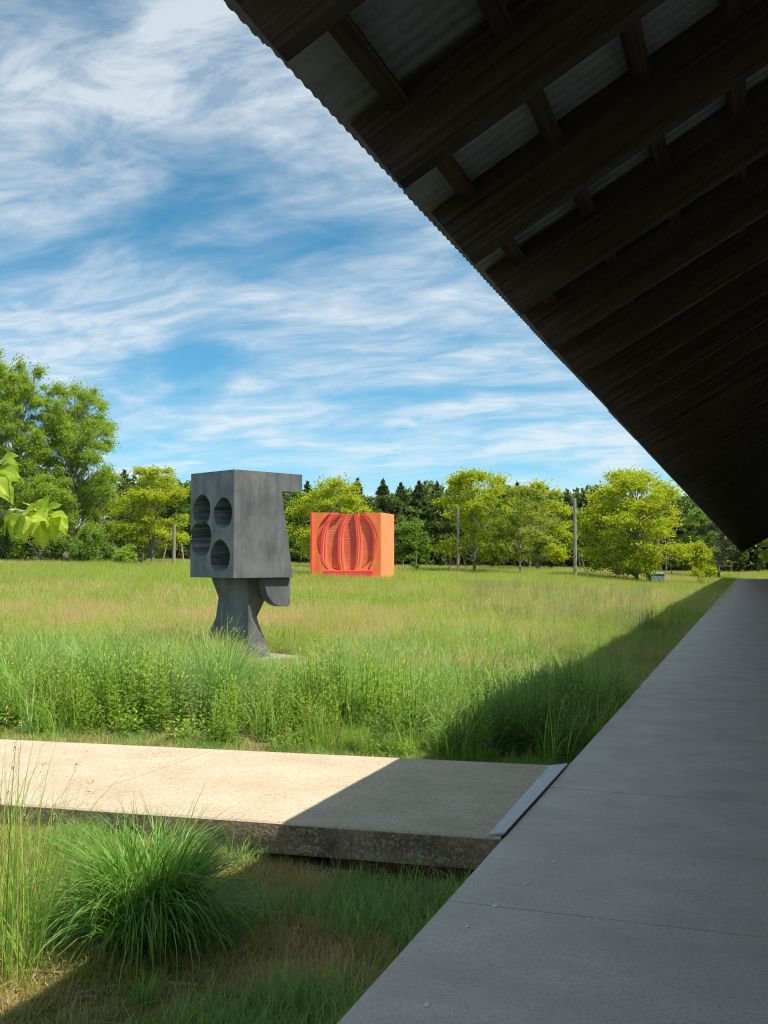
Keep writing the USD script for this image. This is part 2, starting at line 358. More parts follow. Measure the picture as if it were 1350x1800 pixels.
dr = np.random.default_rng(11)
for (x, y, s, lab) in [(-1.13, 3.62, .014, 'white speck on the terrace nearest the bottom of the photo'), (-1.2, 4.45, .012, 'white speck at the terrace edge, second from the bottom of the photo'), (-1.15, 4.75, .015, 'white speck at the terrace edge in the middle of the row'), (-1.08, 5.12, .011, 'white speck on the terrace, second furthest of the row'), (-1.02, 5.55, .013, 'white speck on the terrace, furthest of the row and nearest the metal plate')]:
    a = np.arange(9) * 2 * np.pi / 9
    r = s * dr.uniform(0.6, 1.25, 9)
    v = np.vstack([[[x, y, 0.006]], np.stack([x + r * np.cos(a), y + 1.5 * r * np.sin(a), np.full(9, 0.0022)], -1)])
    tag(obj('bird_dropping', (v, [[0, 1 + i, 1 + (i + 1) % 9] for i in range(9)]), 'droppings'),
        lab, 'bird dropping', 'white specks along the edge of the terrace')

# ------------------------------------------------------------------ museum building: roof over the terrace
XE, ZE, TAN = -1.02, 2.80, 0.57
COS = 1 / math.hypot(1, TAN)
RIDGE_X = 10.5
ROOF0, ROOF1 = -7.0, 109.2
museum = thing('museum_building', 'long dark timber roof of a museum overhanging the grey terrace', 'building')


def roof_z(x):
    return ZE + TAN * (x - XE)


wx = 3.5
wall = box(wx, wx + 0.35, ROOF0 + 1, ROOF1 - 1.0, -0.3, roof_z(wx) - 0.24)
obj('wall', wall, 'wall_concrete', museum)
obj('wall', box(RIDGE_X * 2 - wx - 0.35, RIDGE_X * 2 - wx, ROOF0 + 1, ROOF1 - 1.0, -0.3, roof_z(wx) - 0.24), 'wall_concrete', museum)
obj('end_wall', box(wx + 0.36, RIDGE_X * 2 - wx - 0.36, ROOF1 - 1.4, ROOF1 - 1.05, -0.3, roof_z(wx) - 0.24), 'wall_concrete', museum)
RH = 0.27                                      # vertical depth of a rafter
y = 2.544 - 0.75 * 12
xr = RIDGE_X
pr = np.array([(XE + 0.012, roof_z(XE + 0.012) - 0.013), (XE + 0.15, roof_z(XE + 0.15) - RH), (xr, roof_z(xr) - RH), (xr, roof_z(xr) - 0.013)])
k = 0
while y < ROOF1 - 0.1:
    v = np.array([[x, y + yy, z] for yy in (0, 0.055) for x, z in pr])
    # shared object texture: slide grain along the rafter so that no two read alike
    f = [[0, 1, 2], [0, 2, 3], [4, 6, 5], [4, 7, 6], [0, 4, 5], [0, 5, 1], [1, 5, 6], [1, 6, 2], [2, 6, 7], [2, 7, 3], [3, 7, 4], [3, 4, 0]]
    t = trimesh.Trimesh(v, np.array(f), process=False); t.fix_normals()
    obj('rafter', t, 'rafter_wood', museum)
    y += 0.75; k += 1
for k in range(12):                             # battens under the metal
    x = XE + 0.105 + 0.283 * k
    n = np.array([-TAN * COS, COS]); s = np.array([COS, TAN * COS])
    c = np.array([x, roof_z(x)]) - n * 0.012
    prof = [c, c + s * 0.055, c + s * 0.055 - n * 0.048, c - n * 0.048]
    cuts = [ROOF0, 5.0 + 0.4 * (k % 3), 17 + (k % 4), 41, 75, ROOF1]
    for a, b in zip(cuts[:-1], cuts[1:]):
        v = np.array([[p[0], yy, p[1]] for yy in (a + 0.003, b) for p in prof])
        f = [[0, 1, 2], [0, 2, 3], [4, 6, 5], [4, 7, 6]] + sum([[[i, (i + 1) % 4, 4 + (i + 1) % 4], [i, 4 + (i + 1) % 4, 4 + i]] for i in range(4)], [])
        t = trimesh.Trimesh(v, np.array(f), process=False); t.fix_normals()
        obj('batten', t, 'purlin_wood', museum)
PITCH_C = 0.056                                 # ribs of the corrugated sheets
yy = ROOF0
sr = np.random.default_rng(2)
while yy < ROOF1 - 0.01:
    y1 = min(yy + 1.008, ROOF1)
    n = int(round((y1 - yy) / (PITCH_C / 4)))
    ys = np.linspace(yy, y1, n + 1)
    h = np.tile([0.0, 0.0, 0.005, 0.005], n // 4 + 2)[:n + 1] + 0.0006 * (sr.random() > 0.5)
    xe = XE - 0.012 - sr.uniform(0, 0.008)
    xm = [xe, RIDGE_X]
    v = np.array([[x, a, roof_z(x) + b] for a, b in zip(ys, h) for x in xm])
    i = np.arange(n) * 2
    qf = np.stack([i, i + 1, i + 3, i + 2], -1)
    lo = (v, qf)
    up = (v + [0, 0, 0.0025], qf[:, ::-1])
    obj('roof_sheet', join([(lo[0], np.vstack([qf[:, [0, 1, 2]], qf[:, [0, 2, 3]]])), (up[0], np.vstack([qf[:, [2, 1, 0]], qf[:, [3, 2, 0]]]))]), 'galvanised', museum)
    yy += 1.008
far = np.array([[RIDGE_X, ROOF0, roof_z(RIDGE_X)], [RIDGE_X, ROOF1, roof_z(RIDGE_X)], [2 * RIDGE_X - XE, ROOF1, ZE], [2 * RIDGE_X - XE, ROOF0, ZE]])
obj('rear_roof', m3.Manifold.hull_points(np.vstack([far, far - [0, 0, 0.2]])), 'galvanised', museum)

# ------------------------------------------------------------------ dark bronze sculpture: block head on a pinched neck
SD = 19.0
cl = (411 - 675) / FOCAL * SD
cx, cy = ld(cl, SD)
BOT, HH = hz(1016, SD), 2.02
sg = float(zg(*ld(-2.6, 20)))
head = thing('block_head_sculpture', 'tall dark grey block-shaped head sculpture with round holes, on a pinched neck', 'sculpture', (cx, cy, 0), math.degrees(YAW) + 45)
uu_, vv_ = CR * math.cos(math.pi / 4) + CF * math.sin(math.pi / 4), -CR * math.sin(math.pi / 4) + CF * math.cos(math.pi / 4)


def sl(px, py, d):
    """Sculpture coordinates of a point seen at px, py at distance d."""
    w = ld((px - 675) / FOCAL * d, d) - np.array([cx, cy])
    return np.array([w @ uu_, w @ vv_, hz(py, d)])


def extr(poly, depth):
    return m3.Manifold.extrude(m3.CrossSection([np.asarray(poly, float)]), depth)


# profile lies in the u-z plane, extruded along v
prof = [(0, 0), (1.43, 0), (1.14, 1.665), (1.655, 1.675), (1.655, HH), (0, HH)]
blk = extr(prof, 1.40)                         # x = u, y = z, z = extrusion
blk = blk.rotate([90, 0, 0]).translate([0, 1.40, BOT])
cutters, floors = [], []
for (px, py), r0, r1, dep, (ty, tz) in (((354, 897), .285, .20, .55, (-.05, .10)), ((353, 947), .345, .22, .62, (-.05, .14)), ((392, 902), .285, .13, .85, (.05, .06)), ((387, 979), .305, .17, .70, (.0, .16))):
    # where the ray meets the left face (u = 0): solve for v
    for v in np.linspace(0, 1.4, 1401):
        w = np.array([cx, cy]) + vv_ * v
        if (w @ CR) / (w @ CF) * FOCAL + 675 <= px:
            break
    d = (np.array([cx, cy]) + vv_ * v) @ CF
    z = hz(py, d)
    a = np.arange(28) * 2 * np.pi / 28
    jit = 1 + 0.03 * np.sin(3 * a + px) + 0.02 * np.sin(5 * a)
    r_out = np.stack([np.full(28, -0.04), v + r0 * 1.04 * jit * np.cos(a), z + r0 * 1.04 * jit * np.sin(a)], -1)
    r_in = np.stack([np.full(28, dep), v + ty + r1 * np.cos(a), z + tz + r1 * np.sin(a)], -1)
    cutters.append(m3.Manifold.hull_points(np.vstack([r_out, r_in])))
allcut = cutters[0]
for c in cutters[1:]:
    allcut = allcut + c
full = blk
blk = blk - allcut
mesh_h = trimesh.Trimesh(*meshkit.arrays(blk)[:2], process=False)
# the bored surfaces take their own grooved look: split faces by whether they lie on the outer planes
fc = mesh_h.triangles_center; fn = mesh_h.face_normals
outer = (np.abs(fc[:, 0]) < 2e-3) & (fn[:, 0] < -0.9)
inside_v = (fc[:, 1] > 0.005) & (fc[:, 1] < 1.395) & (fc[:, 2] > BOT + 0.005) & (fc[:, 2] < BOT + HH - 0.005) & (fc[:, 0] < 0.95)
bore = inside_v & ~outer
bm = mesh_h.submesh([np.nonzero(bore)[0]], append=True); om = mesh_h.submesh([np.nonzero(~bore)[0]], append=True)
hb = obj('head_block', om, 'patina', head)
obj('bored_hollows', bm, 'patina_groove', hb, smooth_deg=35)
# jaw plate with a rounded heel, hanging below and in front of the head
aa = np.linspace(math.pi, 1.5 * math.pi, 14)
jaw = [(0.83, 0.4), (0.83, -0.11)] + [(0.83 + 0.47 + 0.47 * math.cos(t), -0.11 + 0.46 * math.sin(t)) for t in aa] + [(1.39, -0.57), (1.44, -0.53), (1.445, 0.0), (1.385, 0.85), (1.15, 0.85)]
jm = extr(jaw, 0.22).rotate([90, 0, 0]).translate([0, 0.10 + 0.22, BOT])
obj('jaw_plate', jm, 'patina', head, smooth_deg=30)
fin = [(1.05, 1.2), (1.20, 1.30), (1.36, 1.66), (1.05, 1.66)]
obj('brow_fin', extr(fin, 0.8).rotate([90, 0, 0]).translate([0, 1.25, BOT]), 'patina', head)
lv = [(1017, 372, 476, 434), (1050, 385, 468, 436), (1085, 380.5, 452, 437), (1130, 360, 469, 437), (1163, 344, 481, 437)]
ringsn = []
for py, pl_, pr_, pf in lv:
    F, L, R, B = sl(pf, py, 19.62), sl(pl_, py, 20.05), sl(pr_, py, 20.15), sl((pl_ + pr_) / 2, py, 20.75)
    F2 = sl(pf + 3, py, 19.63)
    ringsn.append([L, F, F2, R, B])
N = 5
v = np.array(ringsn).reshape(-1, 3)
v[:N, 2] = BOT - 0.003
v[-N:, 2] = sg - 0.1
f = []
for i in range(len(lv) - 1):
    for j in range(N):
        a, b = i * N + j, i * N + (j + 1) % N
        f += [[a, b, b + N], [a, b + N, a + N]]
f += [[0, k + 1, k] for k in range(1, N - 1)] + [[len(v) - N, len(v) - N + k, len(v) - N + k + 1] for k in range(1, N - 1)]
nk = trimesh.Trimesh(v, np.array(f), process=False); nk.fix_normals()
obj('neck', nk, 'patina', head)
pad_c = sl(440, 1160, 20.2)
obj('foot_pad', box(pad_c[0] - .85, pad_c[0] + .75, pad_c[1] - 0.8, pad_c[1] + 0.8, sg - 0.15, sg + 0.025), 'pad_concrete', head)

# ------------------------------------------------------------------ orange relief sculpture
OD = 62.0
og = float(zg(*ld(-2.0, OD)))
ox, oy = ld(-2.3, OD)
orange = thing('orange_relief_sculpture', 'bright orange block sculpture with a ribbed pumpkin-like relief on its front', 'sculpture', (ox, oy, 0), math.degrees(YAW))


def ol(px):
    return (px - 675) / FOCAL * OD + 2.3


TOP = hz(901, OD)
foot = [(ol(549), 0), (ol(669), 0), (ol(669) + 0.80, 2.4), (ol(549) + 0.3, 2.4)]
bb = m3.Manifold.extrude(m3.CrossSection([np.array(foot)]), TOP - og + 0.2).translate([0, 0, og - 0.2])
th = np.linspace(0, 2 * np.pi, 72, endpoint=False)
ecx, ecz, ea, eb = ol(610), hz(949, OD), (ol(664) - ol(556.5)) / 2, (hz(893, OD) - hz(1006, OD)) / 2
el = np.stack([ecx + ea * np.cos(th), ecz + eb * np.sin(th)], -1)
cut = m3.Manifold.extrude(m3.CrossSection([el]) ^ m3.CrossSection([np.array([(-9, hz(1002, OD)), (9, hz(1002, OD)), (9, 99), (-9, 99)])]), 0.95).rotate([90, 0, 0]).translate([0, 0.29, 0])
dip = m3.Manifold.cube([ol(638) - ol(594), 3.6, 0.5]).translate([ol(594), -0.5, hz(903.5, OD)])
ob = obj('block', bb - cut - dip, 'orange_paint', orange)
obj('side_board', box(ol(546), ol(549) - 0.004, -0.12, 2.3, og - 0.2, TOP + 0.06), 'red_paint', orange)
wside = (foot[1], foot[2])
sm = m3.Manifold.hull_points(np.array([(wside[0][0] + 0.01, 0.06, og), (wside[1][0] + 0.01, 2.38, og), (wside[0][0] + 0.01, 0.06, TOP), (wside[1][0] + 0.01, 2.38, TOP), (wside[0][0] + 0.04, 0.05, og), (wside[1][0] + 0.04, 2.37, og), (wside[0][0] + 0.04, 0.05, TOP - 0.01), (wside[1][0] + 0.04, 2.37, TOP - 0.01)]))
obj('side_cladding', sm, 'orange_pale', orange)


def e_half(z):
    return ea * math.sqrt(max(0.0, 1 - ((z - ecz) / eb) ** 2))


slats, z = [], hz(1002, OD) + 0.03
while z < hz(904, OD):
    h = e_half(z) - 0.02
    slats.append(box(ecx - h, ecx + h, 0.16, 0.28, z, z + 0.080))
    z += 0.097
sp = obj('slat_stack', join(slats), 'slat_paint', orange)
tag(sp, kind='stuff')
zz = np.linspace(hz(1002, OD), hz(903.5, OD), 26)


def rib(pts, w0, w1, y0, y1, name, mat):
    """A curved upright band: pts are (photo x, photo y) of its left edge."""
    pz = [hz(p[1], OD) for p in pts][::-1]; pxs = [ol(p[0]) for p in pts][::-1]
    from scipy.interpolate import PchipInterpolator
    X = PchipInterpolator(pz, pxs)(zz)
    W = np.interp(zz, [zz[0], zz[-1]], [w1, w0])
    sec = []
    for x, w, z in zip(X, W, zz):
        sec += [(x, y1, z), (x, y0, z), (x + w, y0, z), (x + w, y1, z)]
    v = np.array(sec); n = len(zz)
    f = []
    for i in range(n - 1):
        for j in range(4):
            a, b = i * 4 + j, i * 4 + (j + 1) % 4
            f += [[a, b, b + 4], [a, b + 4, a + 4]]
    f += [[0, 2, 1], [0, 3, 2], [n * 4 - 4, n * 4 - 3, n * 4 - 2], [n * 4 - 4, n * 4 - 2, n * 4 - 1]]
    t = trimesh.Trimesh(v, np.array(f), process=False); t.fix_normals()
    return obj(name, t, mat, orange)


u = OD / FOCAL


def Z4(x, y):
    return (520 + x / 6.75, 870 + y / 6.75)


curves = [
    [Z4(495, 225), Z4(330, 380), Z4(300, 560), Z4(296, 780), Z4(375, 892)],
    [Z4(585, 225), Z4(515, 400), Z4(498, 560), Z4(500, 740), Z4(528, 892)],
    [Z4(685, 225), Z4(712, 400), Z4(722, 560), Z4(715, 740), Z4(695, 892)],
    [Z4(775, 225), Z4(900, 400), Z4(925, 560), Z4(905, 740), Z4(850, 892)]]
for c in curves:
    rib(c, 8 * u, 12 * u, 0.03, 0.17, 'rib', 'orange_pale')
    rib([(p[0] - 0.4, p[1]) for p in c], 5.0 * u, 3.4 * u, 0.0, 0.165, 'rib_edge', 'red_paint')
    rib([(p[0] + 6.6, p[1]) for p in c], 1.5 * u, 0.7 * u, 0.012, 0.05, 'rib_line', 'red_paint')
obj('base_sill', box(ol(570), ol(655), -0.10, 0.4, og - 0.1, hz(1003.5, OD)), 'red_paint', orange)

# ------------------------------------------------------------------ poles, stakes, utility box, far house
for px, top, d, r, lab in ((1010.5, 878, 70, .125, 'tall bare wooden pole standing alone in the meadow left of the largest yellow-green tree'),
                           (805, 893, 74, .105, 'wooden pole half hidden by the yellow-green tree right of the orange block'),
                           (306, 925, 76, .12, 'wooden pole under the yellow-green tree left of the block-head sculpture')):
    x, y, g = place(px, d)
    p = thing('wooden_pole', lab, 'pole', (x, y, g), group='poles across the meadow')
    h = hz(top, d) - g
    obj('shaft', tube([(0, 0, -0.3), (0.012, 0, h * .5), (0, 0.01, h)], [r, r * .93, r * .86], 12), 'pole_wood', p, smooth_deg=40)
    obj('metal_cap', trimesh.creation.cylinder(r * .9, 0.06, sections=12, transform=trimesh.transformations.translation_matrix((0, 0.01, h + 0.02))), 'plate_metal', p)
for px, d, lean, h, lab in ((787, 78, .35, 1.7, 'leaning wooden stake left of the half hidden pole'),
                            (823, 77, -.5, 1.8, 'leaning wooden stake right of the half hidden pole'),
                            (1033, 70.5, -.45, 1.9, 'thin leaning stake just right of the tall bare pole'),
                            (284, 77, .4, 1.7, 'pale leaning stake under the tree left of the block-head sculpture, left of the pole'),
                            (326, 77, -.3, 1.8, 'pale leaning stake between the pole and the block-head sculpture')):
    x, y, g = place(px, d)
    a = CR * lean
    p = thing('tree_stake', lab, 'stake', (x, y, g), group='stakes beside the young trees')
    obj('shaft', tube([(0, 0, -0.2), (a[0], a[1], h)], [0.045, 0.04], 8), 'stake_wood', p, smooth_deg=40)
    obj('tie', tube([(a[0] * .88, a[1] * .88, h * .88), (a[0] * .9, a[1] * .9, h * .9)], [0.055, 0.055], 8), 'bark_dark', p)
x, y, g = place(1151, 72)
ub = thing('utility_box', 'squat grey-green utility cabinet in the grass under the largest yellow-green tree', 'utility box', (x, y, g), math.degrees(YAW) + 12)
obj('cabinet', box(-.5, .5, -.4, .4, 0, .86), 'utility_green', ub)
obj('lid', m3.Manifold.hull_points(np.array([(sx * .54, sy * .45, .865) for sx in (-1, 1) for sy in (-1, 1)] + [(sx * .54, sy * .45, .9) for sx in (-1, 1) for sy in (-1, 1)] + [(sx * .5, sy * .2 + .1, 1.0) for sx in (-1, 1) for sy in (-1, 1)])), 'utility_green', ub)
obj('door_seam', box(-.01, .01, -.408, -.402, .08, .8), 'bark_dark', ub)
x, y, g = place(122, 100)
hs = thing('far_house', 'low house with a grey roof glimpsed through the trees behind the catalpa leaves', 'house', (x, y, g), math.degrees(YAW) - 10)
obj('wall', box(-2.6, 2.6, 0, 5, -0.5, 3.3), 'house_white', hs)
obj('roof', m3.Manifold.hull_points(np.array([(sx * 3.0, yy, 3.31) for sx in (-1, 1) for yy in (-.5, 5.5)] + [(sx * 3.0, 2.5, 4.7) for sx in (-1, 1)])), 'house_roof', hs)
obj('window', box(-1.2, 0.2, -0.03, 0.02, 1.2, 2.4), 'bark_dark', hs)

# ------------------------------------------------------------------ foliage


def leaf_cards(c, size, rng, up=0.4, aspect=0.55, n_dir=None):
    """Two-triangle leaves, folded on the midrib, at the points c. Returns mesh and tone."""
    n = len(c)
    nrm = rng.normal(size=(n, 3)); nrm[:, 2] += up * 2.2
    nrm /= np.linalg.norm(nrm, axis=1, keepdims=True)
    t = rng.normal(size=(n, 3)) if n_dir is None else n_dir + 0.35 * rng.normal(size=(n, 3))
    t -= nrm * (t * nrm).sum(1, keepdims=True); t /= np.linalg.norm(t, axis=1, keepdims=True) + 1e-9
    b = np.cross(nrm, t)
    s = (size * rng.uniform(0.6, 1.3, n))[:, None]
    fold = 0.12 * s * nrm
    p0, p1 = c - t * s * .5, c + t * s * .5 - nrm * s * .08
    l, r = c + b * s * aspect * .5 + fold, c - b * s * aspect * .5 + fold
    v = np.stack([p0, l, p1, r], 1).reshape(-1, 3)
    i = np.arange(n) * 4
    f = np.vstack([np.stack([i, i + 2, i + 1], -1), np.stack([i, i + 3, i + 2], -1)])
    return (v, f), np.repeat(rng.random(n), 4)


def clump_points(rng, centres, radii, per):
    out = []
    for c, r, n in zip(centres, radii, per):
        d = rng.normal(size=(n, 3)); d /= np.linalg.norm(d, axis=1, keepdims=True)
        rad = np.minimum(np.abs(rng.normal(size=n)) * 0.58 + 0.15 * rng.random(n), 1.3)
        lump = 0.75 + 0.5 * meshkit.noise(d * 2.3 + np.asarray(c), 3)
        out.append(np.asarray(c) + d * (rad * lump)[:, None] * np.asarray(r))
    return np.vstack(out)


def limb(a, b, r0, r1, rng, sag=0.12, seg=5, sides=5):
    a, b = np.asarray(a, float), np.asarray(b, float)
    t = np.linspace(0, 1, seg)[:, None]
    L = np.linalg.norm(b - a)
    p = a + (b - a) * t + np.sin(t * np.pi) * np.array([0, 0, sag * L]) * 0.6 + rng.normal(size=(seg, 3)) * 0.025 * L * np.sin(t * np.pi)
    return tube(p, np.linspace(r0, r1, seg), sides, cap=False)


def broad_tree(name, label, px, d, base_py, top_py, half_w, mat, seed, nleaf, leaf=0.22, tiers=False, bark='bark_grey', group=None, trunk_r=0.16, rk=1.0, low=0.22, lean=0.0, fork=3, x_off=0.0, clumps=46, cat='tree', dense=1.0, shape='round', off=0):
    rng = np.random.default_rng(seed)
    x, y, g = place(px, d)
    H = hz(top_py, d) - g
    W = half_w * d / FOCAL
    t = thing(name, label, cat, (x, y, g), rng.uniform(0, 360) if x_off == 0 else math.degrees(YAW), group)
    cz0 = H * low
    C, R = [], []
    for k in range(clumps):
        if tiers:
            zt = cz0 + (H - cz0) * (math.floor(rng.uniform(0, 7)) + rng.uniform(0.1, 0.9)) / 7.2
        else:
            zt = cz0 + (H - cz0) * rng.uniform(0.05, 0.93)
        q = (zt - cz0) / (H - cz0)
        if shape == 'round':
            w = W * (0.25 + 0.75 * math.sin(math.pi * min(1, 0.18 + q * 0.80)) ** 0.8)
        elif shape == 'oval':
            w = W * (0.35 + 0.65 * math.sin(math.pi * min(1, 0.1 + q * 0.86)) ** 0.7)
        else:
            w = W * (1.02 - 0.85 * q)
        a = rng.uniform(0, 2 * np.pi)
        rr = w * math.sqrt(rng.uniform(0.02, 1.0)) * 0.86
        C.append((rr * math.cos(a) + x_off * q, rr * math.sin(a), zt))
        s = rng.uniform(0.7, 1.25)
        R.append((0.30 * W * s * rk, 0.30 * W * s * rk, (0.15 if tiers else 0.24) * W * s * rk))
    C.append((x_off, 0, H * 0.94)); R.append((W * .2, W * .2, H * .06))
    vol = np.array([r[0] * r[1] * r[2] for r in R]) ** 0.75
    per = np.maximum(20, nleaf * vol / vol.sum()).astype(int)
    pts = clump_points(rng, C, R, per)
    (v, f), tone = leaf_cards(pts, leaf, rng, up=0.5 if tiers else 0.25)
    tone = np.clip(tone * 0.75 + 0.25 * np.repeat(np.repeat(rng.random(len(per)), per), 4), 0, 1)
    obj('crown', (v, f), mat, t, tone=tone)
    tb = np.array([lean * 0.3, 0, 0]); parts = []
    top = np.array([lean + x_off * .5, 0, H * 0.86])
    tp = np.array([(0, 0, -0.25), (lean * .12, 0, H * .12), (lean * .35, .03 * H * .1, H * .3), (lean * .7, -.01 * H, H * .58), tuple(top)])
    parts.append(tube(tp, [trunk_r * 1.35, trunk_r, trunk_r * .82, trunk_r * .5, trunk_r * .12], 8))
    for c in C:
        zs = max(H * low * 0.8, c[2] - rng.uniform(0.08, 0.25) * H)
        k = np.interp(zs, tp[:, 2], np.arange(5)); i = min(3, int(k)); s = tp[i] + (tp[i + 1] - tp[i]) * (k - i)
        r0 = trunk_r * 0.42 * (1 - 0.6 * zs / H)
        parts.append(limb(s, c, r0, r0 * 0.3, rng))
    obj('trunk', join(parts), bark, t, smooth_deg=50)
    return t


def conifer(name, label, x, y, g, H, W, seed, mat, whorls=22, group=None, droop=0.25, bare=0.12, gap=1.0):
    rng = np.random.default_rng(seed)
    t = thing(name, label, 'tree', (x, y, g), rng.uniform(0, 360), group)
    pts, dirs, parts = [], [], [tube([(0, 0, -.3), (0.03, 0, H * .5), (0, 0, H * .985)], [W * .085, W * .055, .012], 7)]
    for k in range(whorls):
        q = (k + rng.uniform(-.25, .25)) / whorls
        z0 = H * (bare + (0.97 - bare) * q)
        L = W * (1 - q) ** 0.8 * rng.uniform(.8, 1.1) + 0.12
        nb = int(8 - 3 * q)
        a0 = rng.uniform(0, 6.28)
        for b in range(nb):
            a = a0 + b * 2 * np.pi / nb + rng.uniform(-.3, .3)
            Lb = L * rng.uniform(.7, 1.12)
            e = np.array([math.cos(a) * Lb, math.sin(a) * Lb, z0 - droop * Lb + 0.1 * Lb])
            if Lb > 0.5:
                parts.append(limb((0, 0, z0), e, .035, .01, rng, sag=.06, seg=3, sides=3))
            n = int(16 + 80 * Lb / W * gap)
            s = rng.uniform(0.15, 1.0, n) ** .7
            side = rng.normal(size=n) * 0.16 * Lb * (1.15 - s)
            p = np.array([0, 0, z0]) + (e - [0, 0, z0]) * s[:, None] + np.stack([-math.sin(a) * side, math.cos(a) * side, rng.normal(size=n) * .05 * Lb], -1)
            pts.append(p)
            dd = np.stack([math.cos(a) - math.sin(a) * side / Lb * 4, math.sin(a) + math.cos(a) * side / Lb * 4, np.full(n, -0.25)], -1)
            dirs.append(dd)
    n = 40
    pts.append(np.stack([rng.normal(size=n) * .07, rng.normal(size=n) * .07, H * rng.uniform(.9, 1.0, n)], -1)); dirs.append(np.tile([0.2, 0.1, 1.0], (n, 1)))
    pts, dirs = np.vstack(pts), np.vstack(dirs)
    m, tone = leaf_cards(pts, 0.50 * W / 2.2, rng, up=0.3, aspect=.42, n_dir=dirs)
    obj('crown', m, mat, t, tone=tone)
    obj('trunk', join(parts), 'bark_dark', t)
    return t


# yellow-green young trees standing in the meadow
YG = 'young yellow-green trees along the meadow'
broad_tree('meadow_tree', 'yellow-green tree with a flat layered crown just left of the block-head sculpture', 268, 80, 983, 818, 72, 'leaf_yellow', 21, 22000, tiers=True, group=YG, low=.1, trunk_r=.11, leaf=.2, rk=.85, clumps=64)
broad_tree('meadow_tree', 'yellow-green tree rising behind the left half of the orange block', 583, 80, 1000, 843, 84, 'leaf_yellow', 22, 22000, tiers=True, group=YG, low=.15, trunk_r=.13, leaf=.2, rk=.85, clumps=64)
broad_tree('meadow_tree', 'yellow-green tree with an open spreading crown around the half hidden wooden pole', 834, 76, 1003, 826, 84, 'leaf_yellow', 23, 21000, tiers=True, group=YG, low=.15, lean=.35, trunk_r=.11, clumps=72, leaf=.2, rk=.82)
broad_tree('meadow_tree', 'thin brownish-green tree with a low sparse crown just left of the tall bare pole', 914, 72, 1008, 856, 74, 'leaf_olive', 24, 11000, tiers=True, group=YG, low=.2, trunk_r=.08, bark='stake_wood', clumps=48, leaf=.2, rk=.82)
broad_tree('meadow_tree', 'largest yellow-green tree, with a wide crown reaching towards the dark roof', 1118, 72, 1010, 824, 110, 'leaf_yellow', 25, 32000, tiers=True, group=YG, low=.09, trunk_r=.14, clumps=130, leaf=.2, rk=.72)
broad_tree('meadow_tree', 'yellow-green tree cut off by the right photo edge beyond the terrace', 1368, 122, 1003, 915, 44, 'leaf_yellow', 26, 8000, leaf=.3, tiers=True, group=YG, low=.25)
broad_tree('meadow_tree', 'bushy yellow-green tree behind the thin brownish-green one', 945, 88, 1000, 846, 66, 'leaf_yellow', 27, 18000, tiers=True, group=YG, low=.15, clumps=60, rk=.85)
broad_tree('round_bush', 'bright yellow-green round bush at the foot of the largest yellow-green tree', 1228, 76, 1005, 956, 34, 'leaf_yellow', 28, 6500, leaf=.18, low=.03, trunk_r=.05, cat='bush', clumps=18)
broad_tree('small_bush', 'narrow dark bush with a pale tip to the right of the orange block', 732, 70, 1000, 950, 12, 'leaf_mid', 29, 1400, leaf=.12, low=.05, trunk_r=.04, cat='bush', clumps=12, shape='oval')
broad_tree('small_bush', 'small dark bush in the grass under the tree left of the block-head sculpture', 252, 72, 984, 962, 12, 'leaf_dark', 30, 900, leaf=.12, low=.03, trunk_r=.04, cat='bush', clumps=8)

# tall poplars on the left
PG = 'tall trees at the left edge of the meadow'
broad_tree('tall_poplar', 'tall loose-crowned green tree at the left, the one with the rounded shoulder furthest right', 128, 82, 978, 664, 84, 'leaf_poplar', 41, 80000, leaf=.17, rk=.62, low=.09, trunk_r=.20, clumps=190, shape='oval', group=PG)
broad_tree('tall_poplar', 'tall green tree at the left beside the photo edge, with a forked top', 30, 80, 978, 620, 70, 'leaf_poplar', 42, 72000, leaf=.17, rk=.62, low=.09, trunk_r=.20, clumps=170, shape='oval', group=PG)
broad_tree('tall_poplar', 'tallest tree at the left, mostly beyond the photo edge', -42, 82, 978, 572, 64, 'leaf_poplar', 43, 40000, leaf=.18, rk=.62, low=.09, trunk_r=.20, clumps=140, shape='oval', group=PG)
broad_tree('tall_poplar', 'lower bushy green tree under the right shoulder of the tall left trees', 170, 84, 980, 826, 66, 'leaf_poplar', 44, 22000, leaf=.17, rk=.75, low=.1, trunk_r=.14, clumps=34, group=PG)
broad_tree('tall_poplar', 'lower bushy green tree behind the catalpa leaves', 72, 78, 980, 830, 66, 'leaf_poplar', 45, 22000, leaf=.17, rk=.75, low=.1, trunk_r=.14, clumps=34, group=PG)
HG = 'dense shrubs below the tall left trees'
for k, (px, d, top, hw, mat, lab) in enumerate(((160, 76, 930, 46, 'leaf_mid', 'broad green shrub right of the catalpa leaves, below the far house'),
                                               (205, 78, 936, 34, 'leaf_mid', 'green shrub between the broad shrub and the tree left of the sculpture'),
                                               (100, 78, 940, 40, 'leaf_dark', 'dark shrub directly below the catalpa leaves'),
                                               (20, 80, 940, 50, 'leaf_dark', 'dark shrub at the left photo edge below the catalpa leaves'),
                                               (225, 74, 958, 22, 'leaf_poplar', 'low pale green shrub at the foot of the tree left of the sculpture'))):
    broad_tree('hedge_shrub', lab, px, d, 980, top, hw, mat, 60 + k, 5200, leaf=.2, low=.02, trunk_r=.06, cat='shrub', clumps=26, group=HG)

